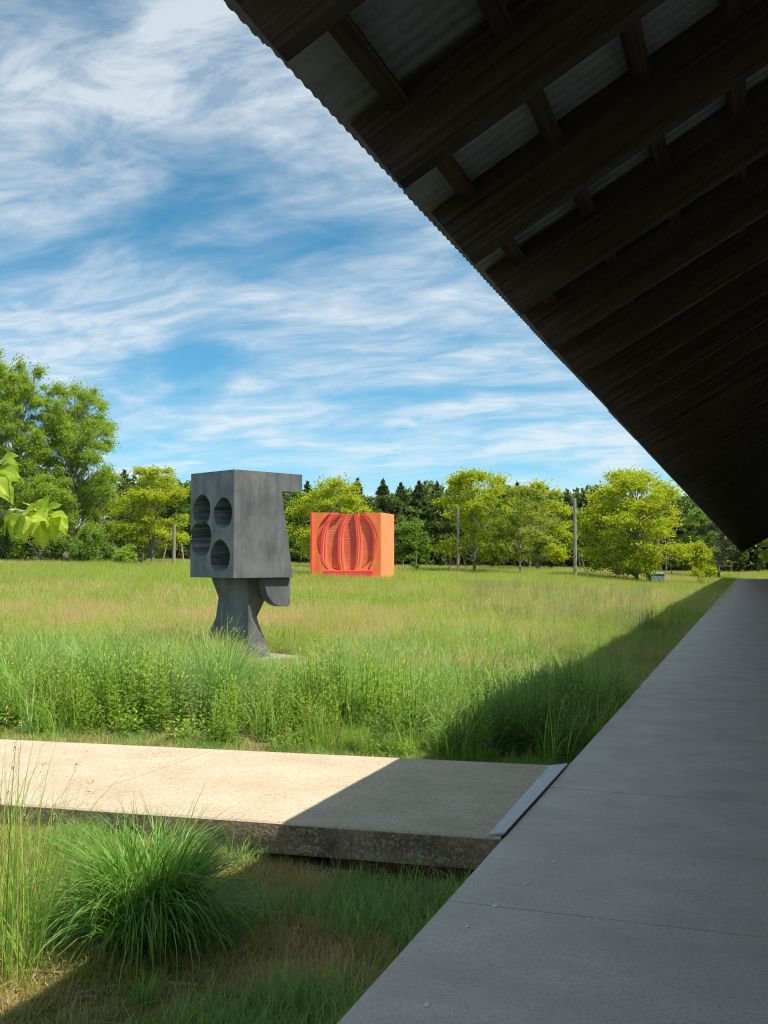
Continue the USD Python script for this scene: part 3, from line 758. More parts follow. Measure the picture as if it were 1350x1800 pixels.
# dark trees behind the meadow
DG = 'dark trees of the wood behind the meadow'
broad_tree('wood_tree', 'rounded dark green tree right behind the orange block', 722, 96, 1000, 888, 44, 'leaf_mid', 71, 7500, leaf=.26, tiers=True, low=.15, group=DG, bark='bark_dark', clumps=50)
broad_tree('wood_tree', 'dark layered tree behind the gap right of the orange block', 775, 100, 1000, 866, 40, 'leaf_dark', 72, 6500, leaf=.28, tiers=True, low=.18, group=DG, bark='bark_dark')
broad_tree('wood_tree', 'dark layered tree behind the tall bare pole', 1010, 96, 1000, 894, 46, 'leaf_mid', 73, 6500, leaf=.26, tiers=True, low=.2, group=DG, bark='bark_dark')
broad_tree('wood_tree', 'dark green tree between the block-head sculpture and the orange block', 528, 96, 996, 862, 40, 'leaf_mid', 74, 6500, leaf=.26, tiers=True, low=.15, group=DG, bark='bark_dark')
broad_tree('wood_tree', 'dark layered pine right of the largest yellow-green tree, under the roof tip', 1262, 104, 1003, 898, 50, 'needle_pine', 75, 9000, leaf=.24, tiers=True, low=.3, group=DG, clumps=44)
broad_tree('wood_tree', 'dark tree beyond the end of the terrace, under the roof tip', 1318, 132, 1003, 936, 40, 'leaf_dark', 76, 6000, leaf=.3, tiers=True, low=.2, group=DG, bark='bark_dark')
broad_tree('wood_tree', 'dark green tree showing left of the sculpture between two yellow-green crowns', 215, 100, 985, 842, 34, 'leaf_dark', 77, 6000, leaf=.26, low=.1, group=DG, bark='bark_dark')
broad_tree('wood_tree', 'dark green tree close behind the left side of the block-head sculpture', 345, 98, 985, 850, 46, 'leaf_mid', 78, 6500, leaf=.26, tiers=True, low=.15, group=DG, bark='bark_dark')

for k, (px, d, top, hw, mat, lab) in enumerate(((640, 98, 872, 46, 'leaf_dark', 'dark tree directly behind the middle of the orange block'),
                                               (588, 100, 874, 44, 'leaf_mid', 'dark green tree behind the left end of the orange block'),
                                               (680, 102, 868, 40, 'leaf_dark', 'dark tree behind the right end of the orange block'),
                                               (865, 98, 868, 44, 'leaf_mid', 'green tree behind the gap between the open crown and the brownish tree'),
                                               (968, 98, 880, 46, 'leaf_dark', 'dark tree in the gap just left of the tall bare pole'),
                                               (1050, 98, 884, 44, 'leaf_mid', 'green tree in the gap just right of the tall bare pole'),
                                               (815, 102, 862, 44, 'leaf_dark', 'dark tree behind the half hidden wooden pole'),
                                               (400, 98, 862, 50, 'leaf_mid', 'green tree hidden behind the block head of the sculpture'),
                                               (465, 98, 862, 46, 'leaf_dark', 'dark tree hidden behind the right part of the block head'),
                                               (300, 102, 856, 44, 'leaf_dark', 'dark tree behind the wooden pole left of the sculpture'),
                                               (1225, 100, 892, 40, 'leaf_mid', 'green tree behind the right side of the largest yellow-green tree'))):
    broad_tree('wood_tree', lab, px, d, 1000, top, hw, mat, 120 + k, 8000, leaf=.24, tiers=True, low=.1, group=DG, bark='bark_dark', clumps=50, rk=.9)

CG = 'dark conifers of the wood behind the meadow'
protos = []
spires = [(540, 846, 'conifer spire just right of the block-head sculpture\'s brow'), (628, 842, 'conifer spire above the middle of the orange block'),
          (674, 845, 'conifer spire above the right end of the orange block'), (705, 848, 'conifer spire just right of the orange block'),
          (737, 846, 'second conifer spire to the right of the orange block'), (768, 850, 'conifer spire left of the open spreading yellow-green crown'),
          (797, 836, 'conifer tip above the left part of the open spreading yellow-green crown'), (884, 850, 'conifer tip between the open spreading crown and the thin brownish tree'),
          (910, 849, 'conifer tip above the thin brownish tree'), (940, 858, 'conifer tip above the bushy yellow-green tree left of the bare pole'),
          (999, 866, 'conifer tip just left of the tall bare pole'), (1028, 868, 'conifer tip just right of the tall bare pole'),
          (217, 826, 'dark conifer tip between the tall left trees and the layered tree')]
sp_rng = np.random.default_rng(8)
for i, (px, top, lab) in enumerate(spires):
    d = 112 + sp_rng.uniform(-4, 6)
    x, y, g = place(px, d)
    H = hz(top, d) - g
    if i < 3:
        protos.append((conifer('wood_conifer', lab, x, y, g, H, 2.7 + .3 * i, 90 + i, 'needle_dark', group=CG), H))
    else:
        src, h0 = protos[i % 3]
        dup(src, 'wood_conifer', lab, (x, y, g), sp_rng.uniform(0, 360), H / h0)
for i, px in enumerate(list(range(-100, 1290, 44)) + [1300, 1345, 1390, 1430]):
    d = 122 + sp_rng.uniform(-4, 12) + (14 if px > 1280 else 0)
    px = px + sp_rng.uniform(-8, 8)
    x, y, g = place(px, d)
    top = np.interp(px, [-120, 200, 540, 760, 1000, 1300, 1400], [860, 868, 868, 868, 895, 905, 935]) + sp_rng.uniform(0, 14)
    H = hz(top, d) - g
    src, h0 = protos[i % 3]
    dup(src, 'wood_conifer', 'dark conifer in the back row of the wood, mostly hidden', (x, y, g), sp_rng.uniform(0, 360), (1.35, 1.35, H / h0), group='back row of dark conifers')
# slender pale trunks at the wood's edge
tr_rng = np.random.default_rng(18)
tv = []
for i in range(26):
    px = tr_rng.uniform(690, 1300) if i < 20 else tr_rng.uniform(-20, 330)
    d = tr_rng.uniform(94, 108)
    x, y, g = place(px, d)
    h = tr_rng.uniform(3.0, 5.0)
    tt = thing('young_trunk', 'slender bare pale trunk in the shade at the edge of the wood', 'tree', (x, y, g), group='slender trunks at the edge of the wood')
    lx, ly = tr_rng.normal(size=2) * .25
    fork = limb((lx * .5, ly * .5, h * .55), (lx + tr_rng.normal() * .6, ly + tr_rng.normal() * .6, h * .95), .035, .015, tr_rng)
    obj('trunk', join([tube([(0, 0, -.2), (lx * .5, ly * .5, h * .5), (lx, ly, h)], [.055, .045, .03], 6), fork]), 'bark_grey', tt, smooth_deg=60)
# undergrowth and deep wood: one mass nobody could count
un = np.random.default_rng(33)
n = 110000
px = un.uniform(-260, 1480, n); d = un.uniform(126, 150, n)
px = np.where(px > 1290, px, px)
p = (CR[None] * ((px - 675) / FOCAL * d)[:, None] + CF[None] * d[:, None])
z = zg(p[:, 0], p[:, 1]) + un.uniform(0, 1, n) ** 1.3 * (8.2 + 3 * meshkit.noise(np.stack([px / 40, 0 * px, 0 * px], -1), 5))
ok = ~((p[:, 0] > -2.5) & (p[:, 1] < 112))
m, tone = leaf_cards(np.stack([p[ok, 0], p[ok, 1], z[ok]], -1), 0.75, un, up=.2, aspect=.8)
tag(obj('deep_wood', m, 'leaf_dark', tone=tone), 'dark mass of leaves deep in the wood behind all the trees', 'woodland', kind='stuff')

# ------------------------------------------------------------------ catalpa branch at the left edge
ct = np.random.default_rng(51)
D = 7.0
cat_base = ld(-4.35, 7.05)
cg = float(zg(*cat_base))
catalpa = thing('catalpa_tree', 'young catalpa tree at the left edge with big bright heart-shaped leaves', 'tree', (cat_base[0], cat_base[1], cg), math.degrees(YAW))


def cl3(px, py, d):
    return np.array([(px - 675) / FOCAL * d + 4.35, d - 7.05, hz(py, d) - cg])


def big_leaf(base, tip, nrm, width, curl, rng, rows=15, cols=9):
    """Heart-shaped leaf with raised side veins; also returns the tone, lighter on the veins."""
    L = np.linalg.norm(tip - base); t = (tip - base) / L
    nrm = nrm - t * (nrm @ t); nrm /= np.linalg.norm(nrm); b = np.cross(nrm, t)
    S = np.linspace(0, 1, rows)
    wd = np.interp(S, [0, .06, .16, .3, .45, .62, .78, .9, 1], [.05, .52, .86, 1.0, .92, .68, .38, .15, 0])
    c = np.linspace(-1, 1, cols)
    ss, cc = np.meshgrid(S, c, indexing='ij')
    x = cc * (wd * width * .5)[:, None]
    along = (ss - .09 * np.abs(cc) * np.exp(-(ss / .12) ** 2)) * L          # lobes at the heart's base
    ph = rng.uniform(0, 6.28, 2)
    lift = .30 * np.abs(x) + .035 * L * np.sin(9 * ss + ph[0]) * cc ** 2 + .02 * L * np.sin(14 * ss + ph[1]) * np.abs(cc) * np.sign(cc)
    q = (ss * 6.0 - np.abs(cc) * 1.6) % 1.0
    vein = np.exp(-((q - .5) / .13) ** 2) * (np.abs(cc) < .95)
    mid = np.exp(-(cc / .14) ** 2)
    lift = lift - curl * L * ss ** 2 + .006 * L * (1 - vein)
    v = base + t * along[..., None] + b * x[..., None] + nrm * lift[..., None]
    i = np.arange(rows * cols).reshape(rows, cols)
    f = np.stack([i[:-1, :-1], i[1:, :-1], i[1:, 1:], i[:-1, 1:]], -1).reshape(-1, 4)
    tone = np.clip(.25 + .45 * rng.random() + .35 * mid + .22 * vein - .12 * ss + rng.normal(size=ss.shape) * .05, 0, 1)
    return v.reshape(-1, 3), np.vstack([f[:, [0, 1, 2]], f[:, [0, 2, 3]]]), tone.ravel()


twigs = [tube([(0, 0, -.3), (.03, 0, .8), (.02, .03, 1.7), (.1, 0, 2.6), (.05, .05, 3.3)], [.06, .05, .04, .03, .015], 8)]
def twig(pts, r0, r1):
    twigs.append(tube(pts, np.linspace(r0, r1, len(pts)), 6))
twig([(.03, 0, 1.45), cl3(-60, 925, 6.95), cl3(10, 900, 6.9), cl3(60, 900, 6.85), cl3(92, 908, 6.8)], .024, .008)
twig([(.03, 0, 1.75), cl3(-90, 860, 7.2), cl3(-30, 830, 7.15), cl3(5, 822, 7.1)], .02, .006)
twig([(.05, 0, 2.3), (-.4, .3, 2.6), (-.8, .4, 2.7)], .02, .006)
twig([(.05, 0, 2.0), (-.3, -.5, 2.2), (-.6, -.9, 2.3)], .02, .006)
obj('trunk', join(twigs), 'bark_grey', catalpa, smooth_deg=50)
# (base px, py) -> (tip px, py), width in metres
LV = [((70, 905), (72, 965), .155), ((84, 905), (96, 950), .12), ((92, 908), (121, 940), .10), ((92, 906), (117, 905), .09), ((80, 900), (104, 882), .10),
      ((70, 900), (86, 870), .12), ((62, 898), (42, 878), .09), ((60, 900), (100, 898), .10), ((52, 902), (56, 918), .10), ((55, 902), (42, 950), .10),
      ((36, 905), (33, 948), .12), ((30, 905), (14, 945), .13), ((20, 903), (-4, 938), .14), ((40, 902), (25, 893), .10), ((45, 900), (66, 890), .11), ((12, 900), (40, 912), .10),
      ((90, 912), (104, 925), .10), ((62, 905), (84, 915), .13), ((100, 905), (119, 928), .09),
      ((5, 822), (36, 846), .13), ((0, 820), (28, 812), .12), ((-2, 815), (22, 792), .13), ((-4, 830), (16, 862), .12), ((-8, 850), (26, 884), .14), ((-15, 838), (14, 868), .12), ((-10, 825), (33, 830), .12)]
for (a, b, w) in LV:
    d = 6.82 + ct.uniform(-.12, .14)
    A, B = cl3(*a, d), cl3(*b, d + ct.uniform(-.12, .06))
    nrm = np.array([ct.uniform(-.3, .3), -0.75 + ct.uniform(-.2, .2), .75 + ct.uniform(-.2, .2)])
    v, f, tn = big_leaf(A, B, nrm, w * ct.uniform(.95, 1.15), ct.uniform(.05, .30), ct)
    obj('leaf', (v, f), 'leaf_catalpa', catalpa, smooth_deg=True, tone=tn)
for k in range(60):                            # the rest of its crown, out of the frame
    a = ct.uniform(0, 6.28); r = ct.uniform(.2, .95)
    A = np.array([r * math.cos(a) - .35, r * math.sin(a), ct.uniform(1.5, 3.1)])
    if A[0] > .35:
        A[0] = -A[0]
    B = A + np.array([math.cos(a) * .13, math.sin(a) * .13, -.13])
    v, f, tn = big_leaf(A, B, np.array([ct.normal() * .3, ct.normal() * .3, 1]), .15, .15, ct, 8, 5)
    obj('leaf', (v, f), 'leaf_catalpa', catalpa, smooth_deg=True, tone=tn)

# ------------------------------------------------------------------ grass and weeds


def blades(n, rng, h, spread, lean, width, seg=4, droop=0.5, hvar=.35):
    """n grass blades rooted in a disc: each a tapering arched strip."""
    a = rng.uniform(0, 2 * np.pi, n); r = spread * np.sqrt(rng.random(n))
    root = np.stack([r * np.cos(a), r * np.sin(a), np.zeros(n)], -1)
    da = a * .65 + rng.uniform(0, 2 * np.pi, n) * .5 if False else np.where(rng.random(n) < .6, a + rng.normal(size=n) * .7, rng.uniform(0, 2 * np.pi, n))
    hd = np.stack([np.cos(da), np.sin(da), np.zeros(n)], -1)
    L = h * rng.uniform(1 - hvar, 1 + hvar, n)
    th0 = np.abs(rng.normal(size=n)) * lean
    bend = droop * rng.uniform(.3, 1.6, n)
    side = np.cross(hd, [0, 0, 1.0]); tw = rng.normal(size=n) * .7
    side = side * np.cos(tw)[:, None] + hd * np.sin(tw)[:, None]
    W = width * rng.uniform(.6, 1.25, n)
    cur, P = root.copy(), [root.copy()]
    for s in range(seg):
        th = th0 + bend * (s / max(1, seg - 1)) ** 1.5
        cur = cur + (hd * np.sin(th)[:, None] + np.array([0, 0, 1.0]) * np.cos(th)[:, None]) * (L / seg)[:, None]
        P.append(cur.copy())
    v, f = [], []
    for s in range(seg):
        w = (W * (1 - (s / seg) ** 1.6) * (.75 if s == 0 else 1))[:, None]
        v += [P[s] - side * w / 2, P[s] + side * w / 2]
    v.append(P[seg])
    K = 2 * seg + 1
    V = np.stack(v, 1).reshape(-1, 3)
    i = np.arange(n) * K
    for s in range(seg - 1):
        f += [np.stack([i + 2 * s, i + 2 * s + 1, i + 2 * s + 3], -1), np.stack([i + 2 * s, i + 2 * s + 3, i + 2 * s + 2], -1)]
    f.append(np.stack([i + 2 * seg - 2, i + 2 * seg - 1, i + 2 * seg], -1))
    return (V, np.vstack(f)), np.repeat(rng.random(n), K), P


def weeds(n, rng, h, spread, leaf=.12, per=20, aspect=.36):
    """Upright leafy stems."""
    parts, tones, C, T = [], [], [], []
    for k in range(n):
        a, r = rng.uniform(0, 6.28), spread * math.sqrt(rng.random())
        b = np.array([r * math.cos(a), r * math.sin(a), 0])
        H = h * rng.uniform(.65, 1.15)
        tip = b + np.array([rng.normal() * .06 * H, rng.normal() * .06 * H, H])
        st = tube([b, (b + tip) / 2 + rng.normal(size=3) * .012, tip], [.004, .0033, .0015], 3, cap=False)
        parts.append((st.vertices, st.faces)); tones.append(np.full(len(st.vertices), .1))
        m = int(per * rng.uniform(.8, 1.2))
        s = np.linspace(.12, 1.0, m)
        aa = np.arange(m) * 2.4 + rng.uniform(0, 6.28)
        ll = leaf * (1.0 - .55 * s) * rng.uniform(.8, 1.2, m)
        d = np.stack([np.cos(aa), np.sin(aa), rng.uniform(.1, .9, m) + .9 * s ** 3], -1); d /= np.linalg.norm(d, axis=1, keepdims=True)
        base = b + (tip - b) * s[:, None]
        mid = base + d * ll[:, None] * .5
        sd = np.cross(d, [0, 0, 1.0]); sd /= np.linalg.norm(sd, axis=1, keepdims=True)
        en = base + d * ll[:, None] - np.array([0, 0, 1]) * (ll * .25)[:, None]
        w = (ll * aspect * .5)[:, None]
        v = np.stack([base, mid + sd * w, en, mid - sd * w], 1).reshape(-1, 3)
        i = np.arange(m) * 4
        parts.append((v, np.vstack([np.stack([i, i + 1, i + 2], -1), np.stack([i, i + 2, i + 3], -1)])))
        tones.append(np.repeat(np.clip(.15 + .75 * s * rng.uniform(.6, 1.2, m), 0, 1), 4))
    return join(parts), np.concatenate(tones)


def seed_heads(P, rng, n, size=.05):
    pts = P[-1][:n]
    d = P[-1][:n] - P[-2][:n]; d /= np.linalg.norm(d, axis=1, keepdims=True)
    c = np.repeat(pts, 5, 0) + np.repeat(d, 5, 0) * rng.uniform(-size, size, (5 * n, 1)) + rng.normal(size=(5 * n, 3)) * .006
    return leaf_cards(c, size * .55, rng, aspect=.35, n_dir=np.repeat(d, 5, 0))


def scatter(name, label, protos, pos, scale, kind_idx, rng, cat):
    """One PointInstancer: protos is a list of lists of (mesh, tone, material)."""
    base = numbered(f'/World/{name}')
    pi = UsdGeom.PointInstancer.Define(stage, base)
    targets = []
    for k, pr in enumerate(protos):
        x = UsdGeom.Xform.Define(stage, f'{base}/plants/patch_{k:03d}' if k else f'{base}/plants/patch')
        for j, (mesh, tone, mat) in enumerate(pr):
            m = usdkit.mesh(stage, f'{x.GetPath()}/blades' + (f'_{j:03d}' if j else ''), mesh, LOOK[mat])
            UsdGeom.PrimvarsAPI(m).CreatePrimvar('tone', Sdf.ValueTypeNames.FloatArray, 'vertex').Set(Vt.FloatArray.FromNumpy(np.asarray(tone, np.float32)))
        targets.append(x.GetPath())
    pi.CreatePrototypesRel().SetTargets(targets)
    n = len(pos)
    pi.CreateProtoIndicesAttr(Vt.IntArray.FromNumpy(np.asarray(kind_idx, np.int32)))
    pi.CreatePositionsAttr(Vt.Vec3fArray.FromNumpy(np.asarray(pos, np.float32)))
    a = rng.uniform(0, 2 * np.pi, n)
    pi.CreateOrientationsAttr(Vt.QuathArray([Gf.Quath(float(math.cos(t / 2)), 0.0, 0.0, float(math.sin(t / 2))) for t in a]))
    sc = np.asarray(scale, float)
    sc = np.stack([sc, sc, sc], -1) if sc.ndim == 1 else sc
    pi.CreateScalesAttr(Vt.Vec3fArray.FromNumpy(sc.astype(np.float32)))
    tag(pi.GetPrim(), label, cat, kind='stuff')


def in_view(n, d0, d1, rng, side=.47, power=1.0):
    """Points spread evenly over the ground ahead between d0 and d1."""
    d = np.sqrt(rng.uniform(d0 ** 2, d1 ** 2, n))
    l = rng.uniform(-side, side, n) * d
    p = CR[None] * l[:, None] + CF[None] * d[:, None]
    return p[:, 0], p[:, 1], l, d


def path_far(x):
    return PY1 + 0.10 * (x + 1.45)


def path_near(x):
    return PY0 + 0.085 * (x + 1.45)


def clear(x, y, margin=0.08):
    """Not on the terrace, the path, or inside the sculptures."""
    ok = ~((x > EDGE - margin) & (x < 24) & (y < SLAB_END + margin))
    ok &= ~((y > path_near(x) - margin) & (y < path_far(x) + margin) & (x > -26))
    l, d = x * CR[0] + y * CR[1], x * CF[0] + y * CF[1]
    ok &= ~((np.abs(l + 2.55) < 0.55) & (np.abs(d - 20.15) < 0.5))
    ok &= ~((l > -4.5) & (l < .5) & (d > 61.85) & (d < 64.5))
    return ok


G = np.random.default_rng(77)


def P_(n, h, spread, lean, width, mat, seg=4, droop=.5, seeds=0, hvar=.35):
    m, t, P = blades(n, G, h, spread, lean, width, seg, droop, hvar)
    out = [(m, t, mat)]
    if seeds:
        sm_, st_ = seed_heads(P, G, seeds, size=h * .09)
        out.append((sm_, st_, 'grass_straw'))
    return out


# meadow beyond the weeds: green and straw
gx, gy, gl, gd = in_view(15000, 10.5, 34, G, .5)
ok = clear(gx, gy) & (gy > path_far(gx) + 2.2)
gx, gy, gl, gd = gx[ok], gy[ok], gl[ok], gd[ok]
dry = meshkit.fbm(np.stack([gx / 1.9, gy / 1.9, 0 * gx], -1), 3, 4) + .19 * smooth(19, 26, gd) * smooth(4, -2, gl) - .14 * smooth(19, 13, gd)
idx = np.where(G.random(len(gx)) < np.clip((dry - .52) * 4.5, 0, .8), 4 + G.integers(0, 2, len(gx)), G.integers(0, 4, len(gx)))
fresh = smooth(26, 17, gd)
idx = np.where((idx < 4) & (G.random(len(gx)) > fresh), 6 + G.integers(0, 2, len(gx)), idx)
hs_ = np.interp(gd, [10, 14, 20, 34], [.8, .9, .8, .75]) * G.uniform(.7, 1.2, len(gx)) * (.55 + .9 * meshkit.fbm(np.stack([gx * .8, gy * .8, 0 * gx], -1), 2, 14)) * np.interp(EDGE - gx, [0, 1.6, 2.6], [.6, .7, 1.0])
def foot_view(x, y, h, full):
    """Grass is thin and short round the concrete pad before the sculpture's foot."""
    l, d = x * CR[0] + y * CR[1], x * CF[0] + y * CF[1]
    u = l / d * FOCAL + 675
    near = (u > 425) & (u < 560) & (d > 12.6) & (d < 20.6)
    lim = np.clip((EYE - .092 * d - zg(x, y)) / full, .24, 2)
    return np.where(near, np.minimum(h, lim), h)


hs_ = foot_view(gx, gy, hs_, .6)
protos_m = [P_(26, .66, .16, .26, .016, 'grass_green', droop=1.1, seeds=4), P_(26, .6, .18, .3, .015, 'grass_green', droop=1.3), P_(24, .72, .14, .26, .017, 'grass_blue', droop=1.2), P_(30, .55, .2, .25, .013, 'grass_green', droop=.8, seeds=8),
            P_(34, .55, .26, .22, .009, 'grass_straw', droop=.5, seeds=18), P_(32, .50, .26, .25, .009, 'grass_straw', droop=.6, seeds=16),
            P_(30, .56, .22, .24, .014, 'grass_field', droop=.8, seeds=10), P_(30, .5, .24, .28, .014, 'grass_field', droop=.9, seeds=6)]
scatter('meadow_grass', 'tall green and straw-coloured grass of the near meadow around the block-head sculpture', protos_m, np.stack([gx, gy, zg(gx, gy) - .02], -1), hs_, idx, G, 'grass')

gx, gy, gl, gd = in_view(26000, 33, 112, G, .5)
ok = clear(gx, gy)
gx, gy, gl, gd = gx[ok], gy[ok], gl[ok], gd[ok]
dry = meshkit.fbm(np.stack([gx / 9, gy / 9, 0 * gx], -1), 3, 9) + .10 * smooth(60, 40, gd)
idx = np.where(G.random(len(gx)) < np.clip((dry - .5) * 4, 0, .7), 3 + G.integers(0, 2, len(gx)), G.integers(0, 3, len(gx)))
protos_f = [P_(70, .42, .62, .25, .018, 'grass_field', seg=3, seeds=8), P_(70, .40, .62, .25, .018, 'grass_green', seg=3), P_(60, .46, .6, .22, .018, 'grass_field', seg=3, seeds=20),
            P_(60, .40, .62, .22, .015, 'grass_straw', seg=3, seeds=24), P_(70, .38, .62, .25, .017, 'grass_field', seg=3, seeds=18)]
scatter('far_meadow_grass', 'green and dry grass of the far meadow reaching to the trees', protos_f, np.stack([gx, gy, zg(gx, gy) - .03], -1), G.uniform(.7, 1.25, len(gx)) * np.interp(gd, [33, 50, 112], [1.1, 1.0, .9]), idx, G, 'grass')

# leafy weeds in a band behind the path
n = 1350
wx_ = G.uniform(-17, EDGE - .25, n); dy = G.uniform(0, 1, n) ** 1.1 * 4.6
wy_ = path_far(wx_) + .5 + .35 * meshkit.noise(np.stack([wx_ * .9, 0 * wx_, 0 * wx_], -1), 2) + dy
ok = clear(wx_, wy_) & ~((wx_ > -3.2) & (wy_ < path_far(wx_) + .9 + .5 * (wx_ + 3.2)))
wx_, wy_, dy = wx_[ok], wy_[ok], dy[ok]
hs_ = (.42 + .78 * meshkit.noise(np.stack([wx_ * 1.1, wy_ * 1.1, 0 * wx_], -1), 6)) * np.interp(dy, [0, .8, 3, 4.6], [.62, 1.0, 1.0, .85]) * G.uniform(.8, 1.2, len(wx_))
keep = G.random(len(wx_)) < np.interp(dy, [0, 2.2, 4.6], [1, .9, .3])
extra = G.random(len(wx_))
idx = np.where(G.random(len(wx_)) < smooth(-3.6, -2.4, wx_), 4 + G.integers(0, 2, len(wx_)), np.where(G.random(len(wx_)) < .06, 6, np.where(meshkit.noise(np.stack([wx_ * .8, wy_ * .8, 0 * wx_], -1), 31) > .58, 4 + G.integers(0, 2, len(wx_)), G.integers(0, 4, len(wx_)))))
idx = np.where((extra < .45) & (dy < .5), 7, np.where(extra > .93, 8, idx))
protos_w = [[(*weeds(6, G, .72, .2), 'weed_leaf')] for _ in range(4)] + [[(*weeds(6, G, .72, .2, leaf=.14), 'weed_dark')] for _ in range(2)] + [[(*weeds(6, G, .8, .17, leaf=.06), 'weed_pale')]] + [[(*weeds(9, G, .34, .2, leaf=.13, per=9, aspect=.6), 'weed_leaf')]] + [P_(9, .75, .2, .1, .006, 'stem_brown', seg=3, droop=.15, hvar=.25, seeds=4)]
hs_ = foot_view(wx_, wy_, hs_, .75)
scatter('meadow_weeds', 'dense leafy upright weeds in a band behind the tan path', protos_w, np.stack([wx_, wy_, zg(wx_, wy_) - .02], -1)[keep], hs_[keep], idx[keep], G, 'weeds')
# grass woven among the weeds
n = 2600
wx_ = G.uniform(-18, EDGE - .2, n); dy = G.uniform(.15, 5.2, n)
wy_ = path_far(wx_) + .6 + dy
ok = clear(wx_, wy_) & ~((wx_ > -3.2) & (wy_ < path_far(wx_) + .9 + .5 * (wx_ + 3.2)))
wx_, wy_, dy = wx_[ok], wy_[ok], dy[ok]
gm = meshkit.noise(np.stack([wx_ * .55, wy_ * .55, 0 * wx_], -1), 12)
keep = G.random(len(wx_)) < np.clip((gm - .3) * 2.6, .15, 1) * np.interp(dy, [0, .6, 1.4, 3], [.1, .45, .9, 1])
scatter('weed_band_grass', 'long arching grass growing among the weeds behind the tan path', protos_m[:4], np.stack([wx_, wy_, zg(wx_, wy_) - .02], -1)[keep], foot_view(wx_, wy_, G.uniform(.75, 1.25, len(wx_)) * (.7 + .5 * gm), .62)[keep], G.integers(0, 4, keep.sum()), G, 'grass')

# verge along the terrace
n = 4200
vy = 9.0 + (SLAB_END - 9.5) * G.random(n) ** 1.8
vx = EDGE - .12 - 2.6 * G.random(n)
ok = clear(vx, vy, .06)
vx, vy = vx[ok], vy[ok]
hs_ = G.uniform(.5, .95, len(vx)) * np.interp(EDGE - vx, [0, .6, 1.5, 2.4], [.4, .6, .7, .8]) * np.interp(vy, [9, 12, 16], [.5, .75, .9])
idx = np.where(G.random(len(vx)) < .45, G.integers(0, 2, len(vx)), 2 + G.integers(0, 3, len(vx)))
protos_v = [protos_w[4], protos_w[0], protos_m[0], protos_m[1], P_(60, .45, .25, .3, .007, 'lawn_dark', droop=1.0)]
scatter('verge_plants', 'green grass and weeds lining the left edge of the terrace', protos_v, np.stack([vx, vy, zg(vx, vy) - .02], -1), hs_, idx, G, 'grass')
# pale flowering weeds right of the middle
n = 420
gx, gy, gl, gd = in_view(n * 6, 24, 52, G, .4)
ok = clear(gx, gy) & (gl > .08 * gd) & (gl < .26 * gd) & (meshkit.noise(np.stack([gx / 4, gy / 4, 0 * gx], -1), 21) > .45)
gx, gy = gx[ok][:n], gy[ok][:n]
scatter('pale_weeds', 'pale grey-green flowering weeds in the meadow right of the orange block', [protos_w[6], [(*weeds(8, G, .7, .3, leaf=.09), 'weed_pale')]], np.stack([gx, gy, zg(gx, gy)], -1), G.uniform(.7, 1.1, len(gx)), G.integers(0, 2, len(gx)), G, 'weeds')

# foreground lawn
n = 4200
fx = G.uniform(-9, EDGE - .05, n); fy = G.uniform(0.6, 1, n) * 0 + G.uniform(1.6, 6.0, n)
ok = clear(fx, fy, .03) & (fy < path_near(fx) - .02) & ~((fx > -2.6) & (fy > path_near(fx) - .22))
fx, fy = fx[ok], fy[ok]
lush = meshkit.fbm(np.stack([fx * 1.1, fy * 1.1, 0 * fx], -1), 3, 3) + .28 * smooth(-2.7, -1.7, fx) - .05
idx = np.where(lush > .55, 2 + G.integers(0, 3, len(fx)), G.integers(0, 2, len(fx)))
protos_l = [P_(80, .08, .13, .6, .0042, 'lawn_blade', seg=3, droop=.9), P_(80, .06, .13, .7, .0042, 'lawn_blade', seg=3, droop=1.0),
            P_(60, .15, .13, .5, .0042, 'lawn_dark', seg=4, droop=1.4), P_(50, .22, .12, .5, .0042, 'lawn_dark', seg=5, droop=1.8), P_(64, .11, .13, .6, .0042, 'lawn_dark', seg=4, droop=1.2)]
scatter('lawn_grass', 'short fine lawn, dry and green in patches, between the path and the terrace', protos_l, np.stack([fx, fy, zg(fx, fy) - .005], -1), G.uniform(.7, 1.3, len(fx)), idx, G, 'grass')
# litter strip behind the path, short grass
n = 1500
fx = G.uniform(-16, EDGE - .05, n); fy = path_far(fx) + G.uniform(.02, 1.0, n)
ok = clear(fx, fy, .02)
fx, fy = fx[ok], fy[ok]
scatter('path_edge_grass', 'short dry grass along the far edge of the tan path', [protos_l[0], protos_l[1], protos_l[4]], np.stack([fx, fy, zg(fx, fy)], -1), G.uniform(.8, 1.4, len(fx)), G.integers(0, 3, len(fx)), G, 'grass')


def litter(n, xr_, yfun, rng, L=.22, w=.004):
    x = rng.uniform(*xr_, n); y = yfun(x, rng)
    a = rng.uniform(0, np.pi, n); l = L * rng.uniform(.3, 1.2, n)
    z = zg(x, y) + rng.uniform(.008, .05, n)
    dx, dy_ = np.cos(a) * l / 2, np.sin(a) * l / 2
    nx_, ny_ = -np.sin(a) * w / 2, np.cos(a) * w / 2
    tilt = rng.normal(size=n) * .02
    v = np.stack([np.stack([x - dx - nx_, y - dy_ - ny_, z - tilt], -1), np.stack([x + dx - nx_, y + dy_ - ny_, z + tilt], -1),
                  np.stack([x + dx + nx_, y + dy_ + ny_, z + tilt + .001], -1), np.stack([x - dx + nx_, y - dy_ + ny_, z - tilt + .001], -1)], 1).reshape(-1, 3)
    i = np.arange(n) * 4
    return (v, np.vstack([np.stack([i, i + 1, i + 2], -1), np.stack([i, i + 2, i + 3], -1)])), np.repeat(rng.random(n), 4)


